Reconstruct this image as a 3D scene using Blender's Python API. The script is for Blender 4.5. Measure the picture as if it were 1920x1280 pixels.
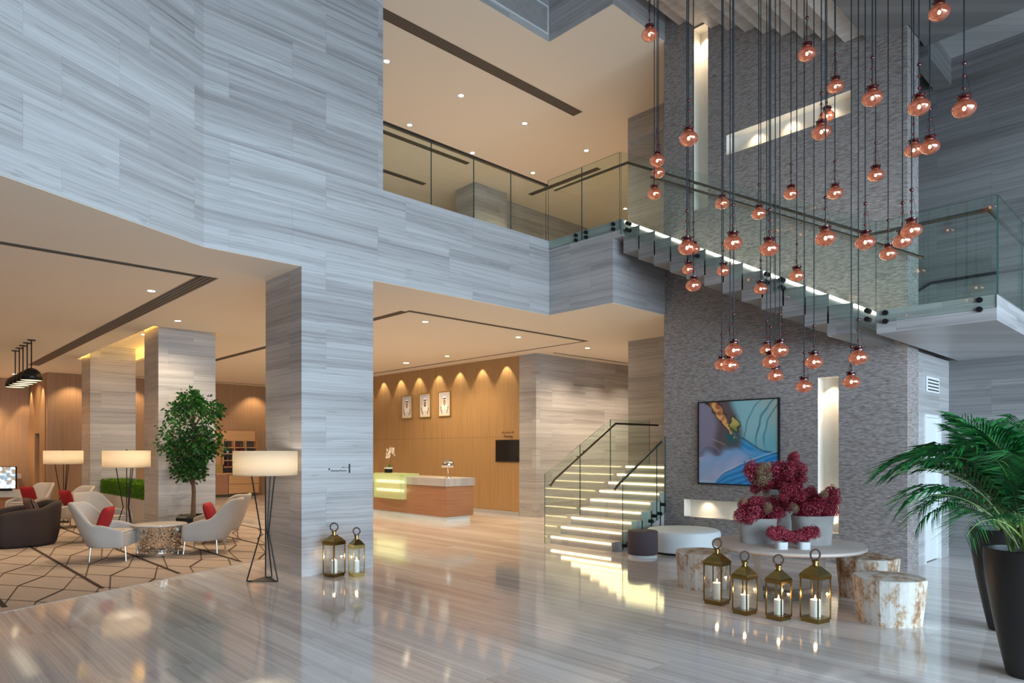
import bpy, bmesh, math, random
from math import sin, cos, pi, radians, sqrt, atan2, exp
from mathutils import Vector, Matrix, noise
S = bpy.context.scene
for o in list(bpy.data.objects):
    bpy.data.objects.remove(o)
COL = S.collection

# ------------------------------------------------------------------ camera
CZ = 1.6; FPX = 1280.0; HY = 845.0; YAW = radians(46.5)
VW = (cos(YAW), sin(YAW)); RT = (sin(YAW), -cos(YAW))
cam = bpy.data.cameras.new('camera'); cam.lens = 24; cam.sensor_width = 36
cam.shift_y = (HY - 640) / 1920.0; cam.clip_end = 200
co = bpy.data.objects.new('camera', cam); COL.objects.link(co)
co.location = (0, 0, CZ); co.rotation_euler = (pi / 2, 0, YAW - pi / 2)
S.camera = co
S.view_settings.view_transform = 'Standard'
S.view_settings.look = 'None'
S.view_settings.exposure = 1.1
S.view_settings.gamma = 1.0
S.view_settings.use_curve_mapping = False

def at(px, py, d):
    """a pixel of the photograph and a depth in metres -> a place in the hall"""
    k = d / FPX * (px - 960)
    return Vector((d * VW[0] + k * RT[0], d * VW[1] + k * RT[1], CZ + (HY - py) * d / FPX))
def onfloor(px, d):
    p = at(px, HY, d); return Vector((p.x, p.y, 0))

# ------------------------------------------------------------------ daylight
W = bpy.data.worlds.new('daylight'); S.world = W; W.use_nodes = True
W.node_tree.nodes['Background'].inputs[0].default_value = (0.62, 0.82, 1.0, 1)
W.node_tree.nodes['Background'].inputs[1].default_value = 0.05
def area(name, loc, target, sx, sy, power, color, spread=pi):
    l = bpy.data.lights.new(name, 'AREA'); l.shape = 'RECTANGLE'; l.size = sx; l.size_y = sy
    l.energy = power; l.color = color; l.spread = spread
    o = bpy.data.objects.new(name, l); COL.objects.link(o); o.location = loc
    o.rotation_euler = (Vector(target) - Vector(loc)).to_track_quat('-Z', 'Y').to_euler()
    return o
# the tall glazed front of the hall lies behind the camera
area('facade_daylight', (3.0, -7.0, 2.4), (3.5, 8, 2.9), 14, 4.4, 1350, (0.64, 0.84, 1.0))
WARM = (1.0, 0.80, 0.52)
def spot(name, loc, power, size=2.2, blend=0.6, color=WARM, r=0.04, aim=(0, 0, -1)):
    l = bpy.data.lights.new(name, 'SPOT'); l.energy = power; l.color = color
    l.spot_size = size; l.spot_blend = blend; l.shadow_soft_size = r
    o = bpy.data.objects.new(name, l); COL.objects.link(o); o.location = loc
    o.rotation_euler = Vector(aim).to_track_quat('-Z', 'Y').to_euler()
    return o
def point(name, loc, power, color=WARM, r=0.08):
    l = bpy.data.lights.new(name, 'POINT'); l.energy = power; l.color = color; l.shadow_soft_size = r
    o = bpy.data.objects.new(name, l); COL.objects.link(o); o.location = loc
    return o

# ------------------------------------------------------------------ materials
def lin(c):
    return tuple((x / 12.92 if x <= 0.04045 else ((x + 0.055) / 1.055) ** 2.4) for x in c)
class NT:
    def __init__(s, name):
        s.m = bpy.data.materials.new(name); s.m.use_nodes = True
        s.t = s.m.node_tree; s.t.nodes.clear(); s.out = s.t.nodes.new('ShaderNodeOutputMaterial')
    def n(s, typ, **kw):
        nd = s.t.nodes.new('ShaderNode' + typ)
        for k, v in kw.items():
            if k.startswith('i_'):
                key = k[2:]; key = int(key) if key.isdigit() else key.replace('_', ' ')
                sock = nd.inputs[key]
                if hasattr(v, 'is_output') or isinstance(v, bpy.types.NodeSocket): s.t.links.new(v, sock)
                else: sock.default_value = v
            else: setattr(nd, k, v)
        return nd
    def l(s, a, b): s.t.links.new(a, b)
    def math(s, op, a, b=0.0, c=0.0):
        nd = s.t.nodes.new('ShaderNodeMath'); nd.operation = op
        for i, v in enumerate((a, b, c)):
            if isinstance(v, bpy.types.NodeSocket): s.l(v, nd.inputs[i])
            else: nd.inputs[i].default_value = v
        return nd.outputs[0]
    def mix(s, f, a, b, mode='MIX'):
        nd = s.t.nodes.new('ShaderNodeMix'); nd.data_type = 'RGBA'; nd.blend_type = mode
        for i, v in ((0, f), (6, a), (7, b)):
            if isinstance(v, bpy.types.NodeSocket): s.l(v, nd.inputs[i])
            else: nd.inputs[i].default_value = v if i == 0 else (*v, 1)[:4]
        return nd.outputs[2]
    def comb(s, x, y, z):
        nd = s.t.nodes.new('ShaderNodeCombineXYZ')
        for i, v in enumerate((x, y, z)):
            if isinstance(v, bpy.types.NodeSocket): s.l(v, nd.inputs[i])
            else: nd.inputs[i].default_value = v
        return nd.outputs[0]
    def noise(s, vec, scale, detail=3.0, rough=0.55):
        nd = s.t.nodes.new('ShaderNodeTexNoise'); s.l(vec, nd.inputs['Vector'])
        nd.inputs['Scale'].default_value = scale; nd.inputs['Detail'].default_value = detail
        nd.inputs['Roughness'].default_value = rough
        return nd.outputs[0]
    def ramp(s, f, stops):
        nd = s.t.nodes.new('ShaderNodeValToRGB'); s.l(f, nd.inputs[0]); r = nd.color_ramp
        while len(r.elements) < len(stops): r.elements.new(0.5)
        for e, (p, c) in zip(r.elements, stops): e.position = p; e.color = (*c, 1)[:4]
        return nd.outputs[0]
    def bump(s, h, strength=0.3, dist=0.01):
        nd = s.t.nodes.new('ShaderNodeBump'); s.l(h, nd.inputs['Height'])
        nd.inputs['Strength'].default_value = strength; nd.inputs['Distance'].default_value = dist
        return nd.outputs[0]
    def bsdf(s, color, rough=0.5, metal=0.0, normal=None, spec=0.5, **kw):
        nd = s.t.nodes.new('ShaderNodeBsdfPrincipled')
        def put(k, v):
            if isinstance(v, bpy.types.NodeSocket): s.l(v, nd.inputs[k])
            elif k in ('Base Color', 'Emission Color'): nd.inputs[k].default_value = (*v, 1)[:4]
            else: nd.inputs[k].default_value = v
        put('Base Color', color); put('Roughness', rough); put('Metallic', metal); put('Specular IOR Level', spec)
        for k, v in kw.items(): put(k.replace('_', ' '), v)
        if normal is not None: s.l(normal, nd.inputs['Normal'])
        s.l(nd.outputs[0], s.out.inputs[0]); return s.m
    def pos(s):
        g = s.t.nodes.new('ShaderNodeNewGeometry')
        sp = s.t.nodes.new('ShaderNodeSeparateXYZ'); s.l(g.outputs['Position'], sp.inputs[0])
        return g.outputs['Position'], sp.outputs[0], sp.outputs[1], sp.outputs[2]
def plain(name, c, rough=0.5, metal=0.0, var=0.0, spec=0.5, **kw):
    t = NT(name); c = lin(c)
    if var:
        tc = t.n('TexCoord'); f = t.noise(tc.outputs['Object'], 9.0, 4)
        d = tuple(x * (1 - var) for x in c); b = tuple(min(1, x * (1 + var)) for x in c)
        return t.bsdf(t.mix(f, d, b), rough, metal, spec=spec, **kw)
    return t.bsdf(c, rough, metal, spec=spec, **kw)
def emit(name, c, strength, lin_=True):
    t = NT(name); e = t.n('Emission'); e.inputs[0].default_value = (*(lin(c) if lin_ else c), 1); e.inputs[1].default_value = strength
    t.l(e.outputs[0], t.out.inputs[0]); return t.m

def stone(name, dark, mid, light, rough=0.35, floor=False, tile_h=0.515, z0=0.09, vein=1.0, tile_w=1.25, spec=0.5):
    """silver travertine-like stone sawn along the vein"""
    t = NT(name); P, x, y, z = t.pos()
    if floor:
        along = y; up = x
    else:
        along = t.math('ADD', x, y); up = t.math('SUBTRACT', z, z0)
    br = t.n('TexBrick'); br.offset = 0.37; br.offset_frequency = 2; br.squash = 1.0
    t.l(t.comb(along, up, 0.0), br.inputs['Vector'])
    br.inputs['Color1'].default_value = (0, 0, 0, 1); br.inputs['Color2'].default_value = (1, 1, 1, 1)
    br.inputs['Mortar'].default_value = (0.5, 0.5, 0.5, 1)
    br.inputs['Scale'].default_value = 1.0; br.inputs['Mortar Size'].default_value = 0.0018 if not floor else 0.0012
    br.inputs['Mortar Smooth'].default_value = 0.1; br.inputs['Bias'].default_value = 0.0
    br.inputs['Brick Width'].default_value = tile_w; br.inputs['Row Height'].default_value = tile_h
    rnd = br.outputs[0]
    off = t.math('MULTIPLY', rnd, 7.3)
    # gentle waviness of the vein
    wv = t.noise(t.comb(t.math('MULTIPLY', along, 0.9), t.math('MULTIPLY', up, 1.2), off), 1.3, 2)
    up2 = t.math('ADD', up, t.math('MULTIPLY', wv, 0.035))
    v1 = t.noise(t.comb(t.math('MULTIPLY', along, 0.13), t.math('MULTIPLY', up2, 7.0), off), 1.0, 4, 0.62)
    v2 = t.noise(t.comb(t.math('MULTIPLY', along, 0.3), t.math('MULTIPLY', up2, 34.0), off), 1.0, 4, 0.7)
    v3 = t.noise(t.comb(t.math('MULTIPLY', along, 0.12), t.math('MULTIPLY', up2, 2.2), 0.0), 1.0, 2, 0.5)
    f = t.math('ADD', t.math('MULTIPLY', v1, 0.34), t.math('ADD', t.math('MULTIPLY', v2, 0.36), t.math('MULTIPLY', v3, 0.30)))
    f = t.math('ADD', f, t.math('MULTIPLY', t.math('SUBTRACT', rnd, 0.5), 0.05))
    c = t.ramp(f, [(0.38, lin(dark)), (0.5, lin(mid)), (0.62, lin(light))])
    # occasional dark hair veins
    hv = t.noise(t.comb(t.math('MULTIPLY', along, 0.3), t.math('MULTIPLY', up2, 11.0), t.math('ADD', off, 4.0)), 1.0, 3, 0.5)
    hl = t.math('COMPARE', hv, 0.5, 0.012)
    c = t.mix(t.math('MULTIPLY', hl, 0.22 * vein), c, tuple(q * 0.45 for q in lin(dark)))
    c = t.mix(t.math('MULTIPLY', br.outputs[1], 0.35), c, tuple(q * 0.4 for q in lin(dark)))
    bmp = t.bump(v2, 0.05 if floor else 0.12, 0.004)
    return t.bsdf(c, rough, 0, bmp, spec)
M = {}
M['stone'] = stone('silver_vein_stone', (0.55, 0.53, 0.53), (0.68, 0.665, 0.665), (0.76, 0.75, 0.75), 0.32)
M['stone_dark'] = stone('shade_toned_grey_stone', (0.38, 0.37, 0.37), (0.47, 0.46, 0.46), (0.56, 0.55, 0.54), 0.5, tile_w=1.9)  # darker copy of the wall stone; dimness of the right side put into colour
M['step_side'] = stone('stair_side_stone', (0.44, 0.43, 0.425), (0.54, 0.525, 0.52), (0.62, 0.605, 0.60), 0.45, tile_w=3.0)
M['floor'] = stone('polished_floor_stone', (0.70, 0.655, 0.64), (0.81, 0.77, 0.75), (0.91, 0.88, 0.865), 0.07, floor=True, tile_h=0.9, tile_w=1.8, vein=0.5, spec=0.75)
M['tread'] = stone('tread_stone', (0.63, 0.60, 0.59), (0.70, 0.675, 0.665), (0.76, 0.74, 0.73), 0.3, floor=True, tile_w=3)

def wood(name, c1, c2, joint_z=None, panel=1.1, rough=0.4, vertical=True, groove=0.5):
    t = NT(name); P, x, y, z = t.pos(); a = t.math('ADD', x, y)
    if vertical: vec = t.comb(t.math('MULTIPLY', a, 26.0), t.math('MULTIPLY', z, 0.7), 0.0)
    else: vec = t.comb(t.math('MULTIPLY', z, 30.0), t.math('MULTIPLY', a, 1.1), 0.0)
    f = t.noise(vec, 1.0, 5, 0.6)
    c = t.mix(t.math('MULTIPLY', t.math('SUBTRACT', f, 0.25), 1.8), lin(c1), lin(c2))
    if panel:
        fr = t.math('FRACT', t.math('DIVIDE', a, panel))
        g = t.math('LESS_THAN', fr, 0.006 / panel * 1.2)
        if joint_z is not None:
            g = t.math('MAXIMUM', g, t.math('LESS_THAN', t.math('ABSOLUTE', t.math('SUBTRACT', z, joint_z)), 0.006))
        c = t.mix(t.math('MULTIPLY', g, groove), c, tuple(q * 0.25 for q in lin(c1)))
    return t.bsdf(c, rough, 0, t.bump(f, 0.08, 0.003))
M['wood'] = wood('oak_panel', (0.60, 0.455, 0.30), (0.71, 0.565, 0.385), 1.95, 1.13)
M['wood_back'] = wood('oak_panel_far', (0.56, 0.42, 0.285), (0.66, 0.51, 0.36), 2.75, 0.17, groove=0.22)
M['wood_desk'] = wood('walnut_desk_veneer', (0.56, 0.385, 0.28), (0.66, 0.47, 0.35), None, 0, vertical=False)
M['wood_shelf'] = wood('oak_shelf', (0.72, 0.54, 0.35), (0.80, 0.62, 0.43), None, 0, vertical=False)
M['wood_table'] = wood('limed_table_wood', (0.74, 0.68, 0.65), (0.84, 0.79, 0.76), None, 0, vertical=False)
M['plank'] = wood('grey_ceiling_plank', (0.56, 0.55, 0.55), (0.66, 0.65, 0.64), None, 0.22, vertical=False, rough=0.7)
M['wood_leg'] = wood('grey_leg_wood', (0.42, 0.40, 0.37), (0.54, 0.51, 0.48), None, 0)
M['paint'] = plain('ceiling_paint', (0.90, 0.85, 0.79), 0.9)
M['white'] = plain('white_paint', (0.85, 0.86, 0.86), 0.5)
M['niche'] = plain('niche_paint', (0.90, 0.88, 0.84), 0.8)
M['slot'] = plain('diffuser_dark', (0.24, 0.21, 0.19), 0.6)
M['slotfin'] = plain('diffuser_fin', (0.48, 0.43, 0.39), 0.5)
M['black'] = plain('black_metal', (0.07, 0.07, 0.08), 0.4, 0.3)
M['steel'] = plain('brushed_steel', (0.66, 0.64, 0.61), 0.28, 1.0)
M['bronze'] = plain('bronze_rail', (0.42, 0.38, 0.34), 0.35, 0.9)
M['chrome'] = plain('chrome', (0.86, 0.85, 0.83), 0.08, 1.0)
M['brass'] = plain('aged_brass', (0.60, 0.51, 0.31), 0.25, 1.0, 0.25)
M['leather'] = plain('brown_leather', (0.30, 0.20, 0.16), 0.6)
M['wax'] = plain('candle_wax', (0.93, 0.92, 0.89), 0.5)
M['flame'] = emit('candle_flame', (1.0, 0.72, 0.42), 14)
M['disc'] = emit('downlight_lens', (1.0, 0.90, 0.74), 9)
M['domelight'] = emit('dome_lamp_diffuser', (1.0, 0.90, 0.74), 0.8)
M['led'] = emit('led_strip', (1.0, 0.90, 0.66), 5.5)
M['led_cool'] = emit('led_strip_upper', (1.0, 0.96, 0.86), 5.0)
M['glowtube'] = emit('glow_tube', (1.0, 0.97, 0.76), 1.5)

def textured_block():
    t = NT('hand_chiselled_wall_finish'); P, x, y, z = t.pos(); a = t.math('ADD', x, y)
    w = t.noise(t.comb(t.math('MULTIPLY', a, 2.0), t.math('MULTIPLY', z, 2.0), 0.0), 1.0, 2)
    zz = t.math('ADD', t.math('MULTIPLY', z, 58.0), t.math('MULTIPLY', w, 3.0))
    h = t.noise(t.comb(t.math('MULTIPLY', a, 15.0), zz, 0.0), 1.0, 3, 0.55)
    v = t.n('TexVoronoi'); v.feature = 'F1'; t.l(t.comb(t.math('MULTIPLY', a, 12.0), t.math('MULTIPLY', zz, 0.9), 0.0), v.inputs['Vector'])
    v.inputs['Scale'].default_value = 1.0
    hh = t.math('ADD', t.math('MULTIPLY', h, 0.7), t.math('MULTIPLY', t.math('SUBTRACT', 1.0, v.outputs[0]), 0.4))
    c = t.ramp(hh, [(0.25, lin((0.42, 0.385, 0.375))), (0.50, lin((0.54, 0.505, 0.495))), (0.78, lin((0.66, 0.63, 0.62)))])
    return t.bsdf(c, 0.75, 0, t.bump(hh, 0.8, 0.010), 0.3)
M['chiselled'] = textured_block()

def thin_glass(name, tint, refl=0.9, ior=1.5, rough=0.0):
    t = NT(name)
    tr = t.n('BsdfTransparent'); tr.inputs[0].default_value = (*tint, 1)
    gl = t.n('BsdfGlossy'); gl.inputs[0].default_value = (refl, refl, refl, 1); gl.inputs['Roughness'].default_value = rough
    lw = t.n('LayerWeight'); lw.inputs[0].default_value = 0.5
    fr = t.math('ADD', t.math('MULTIPLY', t.math('POWER', lw.outputs[1], 5.0), 0.9), 0.035)
    mx = t.n('MixShader'); t.l(fr, mx.inputs[0]); t.l(tr.outputs[0], mx.inputs[1]); t.l(gl.outputs[0], mx.inputs[2])
    t.l(mx.outputs[0], t.out.inputs[0]); return t.m
M['glass'] = thin_glass('clear_green_glass', (0.91, 0.965, 0.935))
M['pane'] = thin_glass('lantern_glass', (0.97, 0.98, 0.975))
M['glass_edge'] = plain('glass_edge', (0.22, 0.33, 0.31), 0.2, 0, spec=0.7)
def copper_glass():
    t = NT('copper_glass')
    tr = t.n('BsdfTransparent'); tr.inputs[0].default_value = (0.96, 0.63, 0.52, 1)
    df = t.n('Emission'); df.inputs[0].default_value = (0.60, 0.17, 0.09, 1); df.inputs[1].default_value = 0.46   # glow put into the glass, standing in for the bulb's light
    gl = t.n('BsdfGlossy'); gl.inputs[0].default_value = (1.0, 0.66, 0.54, 1); gl.inputs['Roughness'].default_value = 0.14
    m1 = t.n('MixShader'); m1.inputs[0].default_value = 0.40; t.l(tr.outputs[0], m1.inputs[1]); t.l(df.outputs[0], m1.inputs[2])
    lw = t.n('LayerWeight'); lw.inputs[0].default_value = 0.45
    gm = t.n('NewGeometry')
    k = t.math('MULTIPLY', t.math('ADD', t.math('MULTIPLY', lw.outputs[1], 0.55), 0.20), t.math('SUBTRACT', 1.0, gm.outputs['Backfacing']))
    m2 = t.n('MixShader'); t.l(k, m2.inputs[0]); t.l(m1.outputs[0], m2.inputs[1]); t.l(gl.outputs[0], m2.inputs[2])
    t.l(m2.outputs[0], t.out.inputs[0]); t.m.cycles.emission_sampling = 'NONE'; return t.m
M['copper_glass'] = copper_glass()
M['ruby'] = plain('ruby_glass_collar', (0.25, 0.035, 0.045), 0.12, 0.0, spec=0.8)
M['bead'] = plain('rose_bead', (0.42, 0.17, 0.16), 0.2, 0.4)
M['cord'] = plain('blue_grey_cord', (0.10, 0.14, 0.17), 0.7)
M['bulb'] = emit('warm_filament', (1.0, 0.84, 0.64), 9)
M['fabric'] = plain('ivory_upholstery', (0.68, 0.64, 0.61), 0.9, var=0.05)
M['brownfab'] = plain('dark_brown_upholstery', (0.20, 0.145, 0.13), 0.85, var=0.08)
M['red'] = plain('red_velvet', (0.58, 0.02, 0.07), 0.8)
M['concrete'] = plain('pale_concrete', (0.66, 0.64, 0.63), 0.9, var=0.22)
M['soil'] = plain('soil', (0.25, 0.17, 0.13), 1.0, var=0.4)
M['pot'] = plain('matt_black_pot', (0.085, 0.075, 0.075), 0.42)
M['drum'] = plain('aubergine_velvet', (0.33, 0.28, 0.30), 0.85)
M['whiteleather'] = plain('white_leatherette', (0.90, 0.92, 0.93), 0.5)
M['bark'] = plain('bark', (0.42, 0.33, 0.26), 0.9, var=0.3)
def leafmat(name, c1, c2, c3=None):
    t = NT(name); g = t.n('NewGeometry')
    c = t.ramp(g.outputs['Random Per Island'], [(0.0, lin(c1)), (0.6, lin(c2)), (1.0, lin(c3 or c2))])
    p = t.n('BsdfPrincipled'); t.l(c, p.inputs['Base Color']); p.inputs['Roughness'].default_value = 0.45
    tl = t.n('BsdfTranslucent'); t.l(c, tl.inputs[0])
    mx = t.n('MixShader'); mx.inputs[0].default_value = 0.25; t.l(p.outputs[0], mx.inputs[1]); t.l(tl.outputs[0], mx.inputs[2])
    t.l(mx.outputs[0], t.out.inputs[0]); return t.m
M['ficus'] = leafmat('ficus_leaf', (0.06, 0.20, 0.08), (0.13, 0.34, 0.13), (0.26, 0.50, 0.17))
M['hedge'] = leafmat('hedge_leaf', (0.20, 0.36, 0.06), (0.38, 0.56, 0.12), (0.50, 0.68, 0.20))
M['palm'] = leafmat('palm_leaf', (0.03, 0.22, 0.10), (0.06, 0.36, 0.15), (0.16, 0.50, 0.22))
M['palmstem'] = plain('palm_stem', (0.42, 0.52, 0.24), 0.5)
M['bloom'] = leafmat('hydrangea_petal', (0.42, 0.06, 0.13), (0.70, 0.18, 0.29), (0.87, 0.44, 0.49))
M['drybloom'] = leafmat('dried_petal', (0.55, 0.42, 0.33), (0.70, 0.58, 0.46), (0.80, 0.70, 0.60))
M['orchid'] = leafmat('orchid_petal', (0.86, 0.80, 0.76), (0.93, 0.89, 0.86), (0.97, 0.95, 0.92))
def shade_mat(name, c, e):
    t = NT(name)
    d = t.n('BsdfDiffuse'); d.inputs[0].default_value = (*lin(c), 1)
    tl = t.n('BsdfTranslucent'); tl.inputs[0].default_value = (*lin(c), 1)
    mx = t.n('MixShader'); mx.inputs[0].default_value = 0.6; t.l(d.outputs[0], mx.inputs[1]); t.l(tl.outputs[0], mx.inputs[2])
    t.l(mx.outputs[0], t.out.inputs[0]); return t.m
M['shade'] = shade_mat('linen_shade', (0.93, 0.88, 0.80), 0)
def frost():
    t = NT('frosted_green_glass')
    d = t.n('BsdfTranslucent'); d.inputs[0].default_value = (*lin((0.93, 0.95, 0.84)), 1)
    e = t.n('BsdfDiffuse'); e.inputs[0].default_value = (*lin((0.88, 0.92, 0.78)), 1)
    tr = t.n('BsdfTransparent'); tr.inputs[0].default_value = (0.93, 0.97, 0.86, 1)
    m1 = t.n('MixShader'); m1.inputs[0].default_value = 0.5; t.l(d.outputs[0], m1.inputs[1]); t.l(e.outputs[0], m1.inputs[2])
    m2 = t.n('MixShader'); m2.inputs[0].default_value = 0.62; t.l(m1.outputs[0], m2.inputs[1]); t.l(tr.outputs[0], m2.inputs[2])
    t.l(m2.outputs[0], t.out.inputs[0]); return t.m
M['frost'] = frost()
def whitewash(sh=0.0):
    t = NT('whitewashed_stump'); tc = t.n('TexCoord'); sp = t.n('SeparateXYZ'); t.l(tc.outputs['Object'], sp.inputs[0])
    v = t.comb(t.math('MULTIPLY', sp.outputs[0], 7.0), t.math('MULTIPLY', sp.outputs[1], 7.0), t.math('MULTIPLY', sp.outputs[2], 2.6))
    f = t.noise(v, 1.0, 5, 0.7); g = t.noise(tc.outputs['Object'], 26.0, 3, 0.6)
    k = t.math('ADD', f, t.math('MULTIPLY', t.math('SUBTRACT', g, 0.5), 0.35))
    c = t.ramp(k, [(0.30 + sh, lin((0.50, 0.34, 0.24))), (0.41 + sh, lin((0.72, 0.60, 0.48))), (0.50 + sh, lin((0.83, 0.80, 0.77))), (0.8, lin((0.88, 0.88, 0.87)))])
    return t.bsdf(c, 0.8, 0, t.bump(k, 0.3, 0.01))
M['stump'] = whitewash(0.015)
M['stump2'] = whitewash(0.09)
def lattice():
    t = NT('pierced_chrome'); tc = t.n('TexCoord')
    v = t.n('TexVoronoi'); v.feature = 'DISTANCE_TO_EDGE'; t.l(tc.outputs['Object'], v.inputs['Vector']); v.inputs['Scale'].default_value = 22.0
    k = t.math('LESS_THAN', v.outputs[0], 0.10)
    p = t.n('BsdfPrincipled'); p.inputs['Base Color'].default_value = (0.8, 0.78, 0.74, 1); p.inputs['Metallic'].default_value = 1; p.inputs['Roughness'].default_value = 0.15
    tr = t.n('BsdfTransparent'); mx = t.n('MixShader'); t.l(k, mx.inputs[0]); t.l(tr.outputs[0], mx.inputs[1]); t.l(p.outputs[0], mx.inputs[2])
    t.l(mx.outputs[0], t.out.inputs[0]); return t.m
M['lattice'] = lattice()
def carpet():
    t = NT('woven_carpet'); P, x, y, z = t.pos()
    f = t.noise(P, 60.0, 3); g = t.noise(P, 1.2, 3)
    c = t.mix(f, lin((0.62, 0.55, 0.50)), lin((0.72, 0.65, 0.60)))
    c = t.mix(t.math('MULTIPLY', g, 0.4), c, lin((0.60, 0.52, 0.48)))
    return t.bsdf(c, 1.0, 0, t.bump(f, 0.4, 0.004), 0.1)
M['carpet'] = carpet()
M['carpetline'] = plain('carpet_line', (0.27, 0.22, 0.20), 1.0, spec=0.1)
M['carpetthin'] = plain('carpet_thin_line', (0.38, 0.32, 0.29), 1.0, spec=0.1)
def stripes():
    t = NT('striped_cushion'); tc = t.n('TexCoord'); sp = t.n('SeparateXYZ'); t.l(tc.outputs['Object'], sp.inputs[0])
    k = t.math('GREATER_THAN', t.math('FRACT', t.math('MULTIPLY', sp.outputs[0], 20.0)), 0.55)
    return t.bsdf(t.mix(k, lin((0.55, 0.40, 0.36)), lin((0.22, 0.14, 0.13))), 0.8)
M['stripes'] = stripes()
def vcol(name, rough=0.3, emission=0.0, spec=0.4):
    t = NT(name); a = t.n('VertexColor'); a.layer_name = 'picture'
    if emission: return t.bsdf(a.outputs[0], rough, 0, None, spec, Emission_Color=a.outputs[0], Emission_Strength=emission)
    return t.bsdf(a.outputs[0], rough, 0, None, spec)
M['print'] = vcol('printed_picture', 0.35)
M['screenpic'] = vcol('lit_screen', 0.2, 0.45)
M['screen'] = plain('black_glass_screen', (0.04, 0.04, 0.045), 0.08, 0, spec=0.8)
M['goldframe'] = plain('gilt_frame', (0.66, 0.54, 0.30), 0.35, 0.7)
M['ink'] = plain('dark_lettering', (0.16, 0.18, 0.18), 0.6)
M['inkb'] = plain('brown_lettering', (0.36, 0.20, 0.12), 0.6)

# ------------------------------------------------------------------ mesh helpers
class MB:
    def __init__(s): s.v = []; s.f = []; s.m = []; s.T = Matrix.Identity(4)
    def at(s, loc=(0, 0, 0), rz=0.0, rx=0.0, ry=0.0, sc=1.0):
        s.T = Matrix.Translation(loc) @ Matrix.Rotation(rz, 4, 'Z') @ Matrix.Rotation(ry, 4, 'Y') @ Matrix.Rotation(rx, 4, 'X') @ Matrix.Scale(sc, 4)
        return s
    def add(s, vs, fs, mi=0):
        n = len(s.v); s.v += [tuple(s.T @ Vector(p)) for p in vs]
        s.f += [tuple(i + n for i in f) for f in fs]; s.m += [mi] * len(fs); return s
    def box(s, x0, x1, y0, y1, z0, z1, mi=0, bev=0.0):
        b = bev
        if not b:
            vs = [(x, y, z) for x in (x0, x1) for y in (y0, y1) for z in (z0, z1)]
            fs = [(0, 1, 3, 2), (4, 6, 7, 5), (0, 4, 5, 1), (2, 3, 7, 6), (0, 2, 6, 4), (1, 5, 7, 3)]
            return s.add(vs, fs, mi)
        rings = []
        for zz, i in ((z0, b), (z0 + b, 0), (z1 - b, 0), (z1, b)):
            rings.append([(x0 + i + b * .0, y0 + b, zz), (x0 + b, y0 + i, zz), (x1 - b, y0 + i, zz), (x1 - i, y0 + b, zz),
                          (x1 - i, y1 - b, zz), (x1 - b, y1 - i, zz), (x0 + b, y1 - i, zz), (x0 + i, y1 - b, zz)])
        vs = [p for r in rings for p in r]; fs = []
        for k in range(3):
            for j in range(8): fs.append((k * 8 + j, k * 8 + (j + 1) % 8, k * 8 + 8 + (j + 1) % 8, k * 8 + 8 + j))
        fs.append(tuple(reversed(range(8)))); fs.append(tuple(range(24, 32)))
        return s.add(vs, fs, mi)
    def prism(s, poly, z0, z1, mi=0):
        n = len(poly); vs = [(x, y, z0) for x, y in poly] + [(x, y, z1) for x, y in poly]
        fs = [(i, (i + 1) % n, n + (i + 1) % n, n + i) for i in range(n)] + [tuple(reversed(range(n))), tuple(range(n, 2 * n))]
        return s.add(vs, fs, mi)
    def slab(s, pts, nrm, th, mi=0, me=None):
        """polygon of 3-D points given a thickness along nrm"""
        n = len(pts); d = Vector(nrm) * th; a = [Vector(p) for p in pts]
        vs = [tuple(p) for p in a] + [tuple(p + d) for p in a]
        s.add(vs, [tuple(reversed(range(n))), tuple(range(n, 2 * n))], mi)
        return s.add(vs, [(i, (i + 1) % n, n + (i + 1) % n, n + i) for i in range(n)], mi if me is None else me)
    def lathe(s, prof, seg=24, mi=0, sx=1.0, sy=1.0, ph=0.0, cap=True, wob=None):
        vs = []; fs = []; n = len(prof)
        for r, z in prof:
            for j in range(seg):
                a = 2 * pi * j / seg + ph; k = wob(a, z) if wob else 1.0
                vs.append((r * cos(a) * sx * k, r * sin(a) * sy * k, z))
        for i in range(n - 1):
            for j in range(seg):
                a, b = i * seg + j, i * seg + (j + 1) % seg
                fs.append((a, b, b + seg, a + seg))
        if cap:
            if prof[0][0] > 1e-5: fs.append(tuple(reversed(range(seg))))
            if prof[-1][0] > 1e-5: fs.append(tuple(range((n - 1) * seg, n * seg)))
        return s.add(vs, fs, mi)
    def tube(s, pts, r, seg=8, mi=0, closed=False):
        P = [Vector(p) for p in pts]; n = len(P); rs = r if isinstance(r, (list, tuple)) else [r] * n
        vs = []; fs = []; prev = None
        for i in range(n):
            if closed: t = P[(i + 1) % n] - P[i - 1]
            else: t = P[min(i + 1, n - 1)] - P[max(i - 1, 0)]
            t.normalize()
            if prev is None:
                u = t.cross(Vector((0, 0, 1)))
                if u.length < 1e-3: u = t.cross(Vector((1, 0, 0)))
            else: u = prev - t * prev.dot(t)
            u.normalize(); prev = u; w = t.cross(u)
            for j in range(seg):
                a = 2 * pi * j / seg; vs.append(tuple(P[i] + (u * cos(a) + w * sin(a)) * rs[i]))
        m = n if closed else n - 1
        for i in range(m):
            for j in range(seg):
                a = i * seg + j; b = i * seg + (j + 1) % seg; c = ((i + 1) % n) * seg
                fs.append((a, b, c + (j + 1) % seg, c + j))
        if not closed: fs += [tuple(reversed(range(seg))), tuple(range((n - 1) * seg, n * seg))]
        return s.add(vs, fs, mi)
    def ball(s, c, r, seg=12, rings=7, mi=0, sz=1.0):
        o = s.T.copy(); s.T = o @ Matrix.Translation(c)
        s.lathe([(max(r * sin(pi * i / rings), 1e-6), -r * cos(pi * i / rings) * sz) for i in range(rings + 1)], seg, mi, cap=False)
        s.T = o; return s
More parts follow.
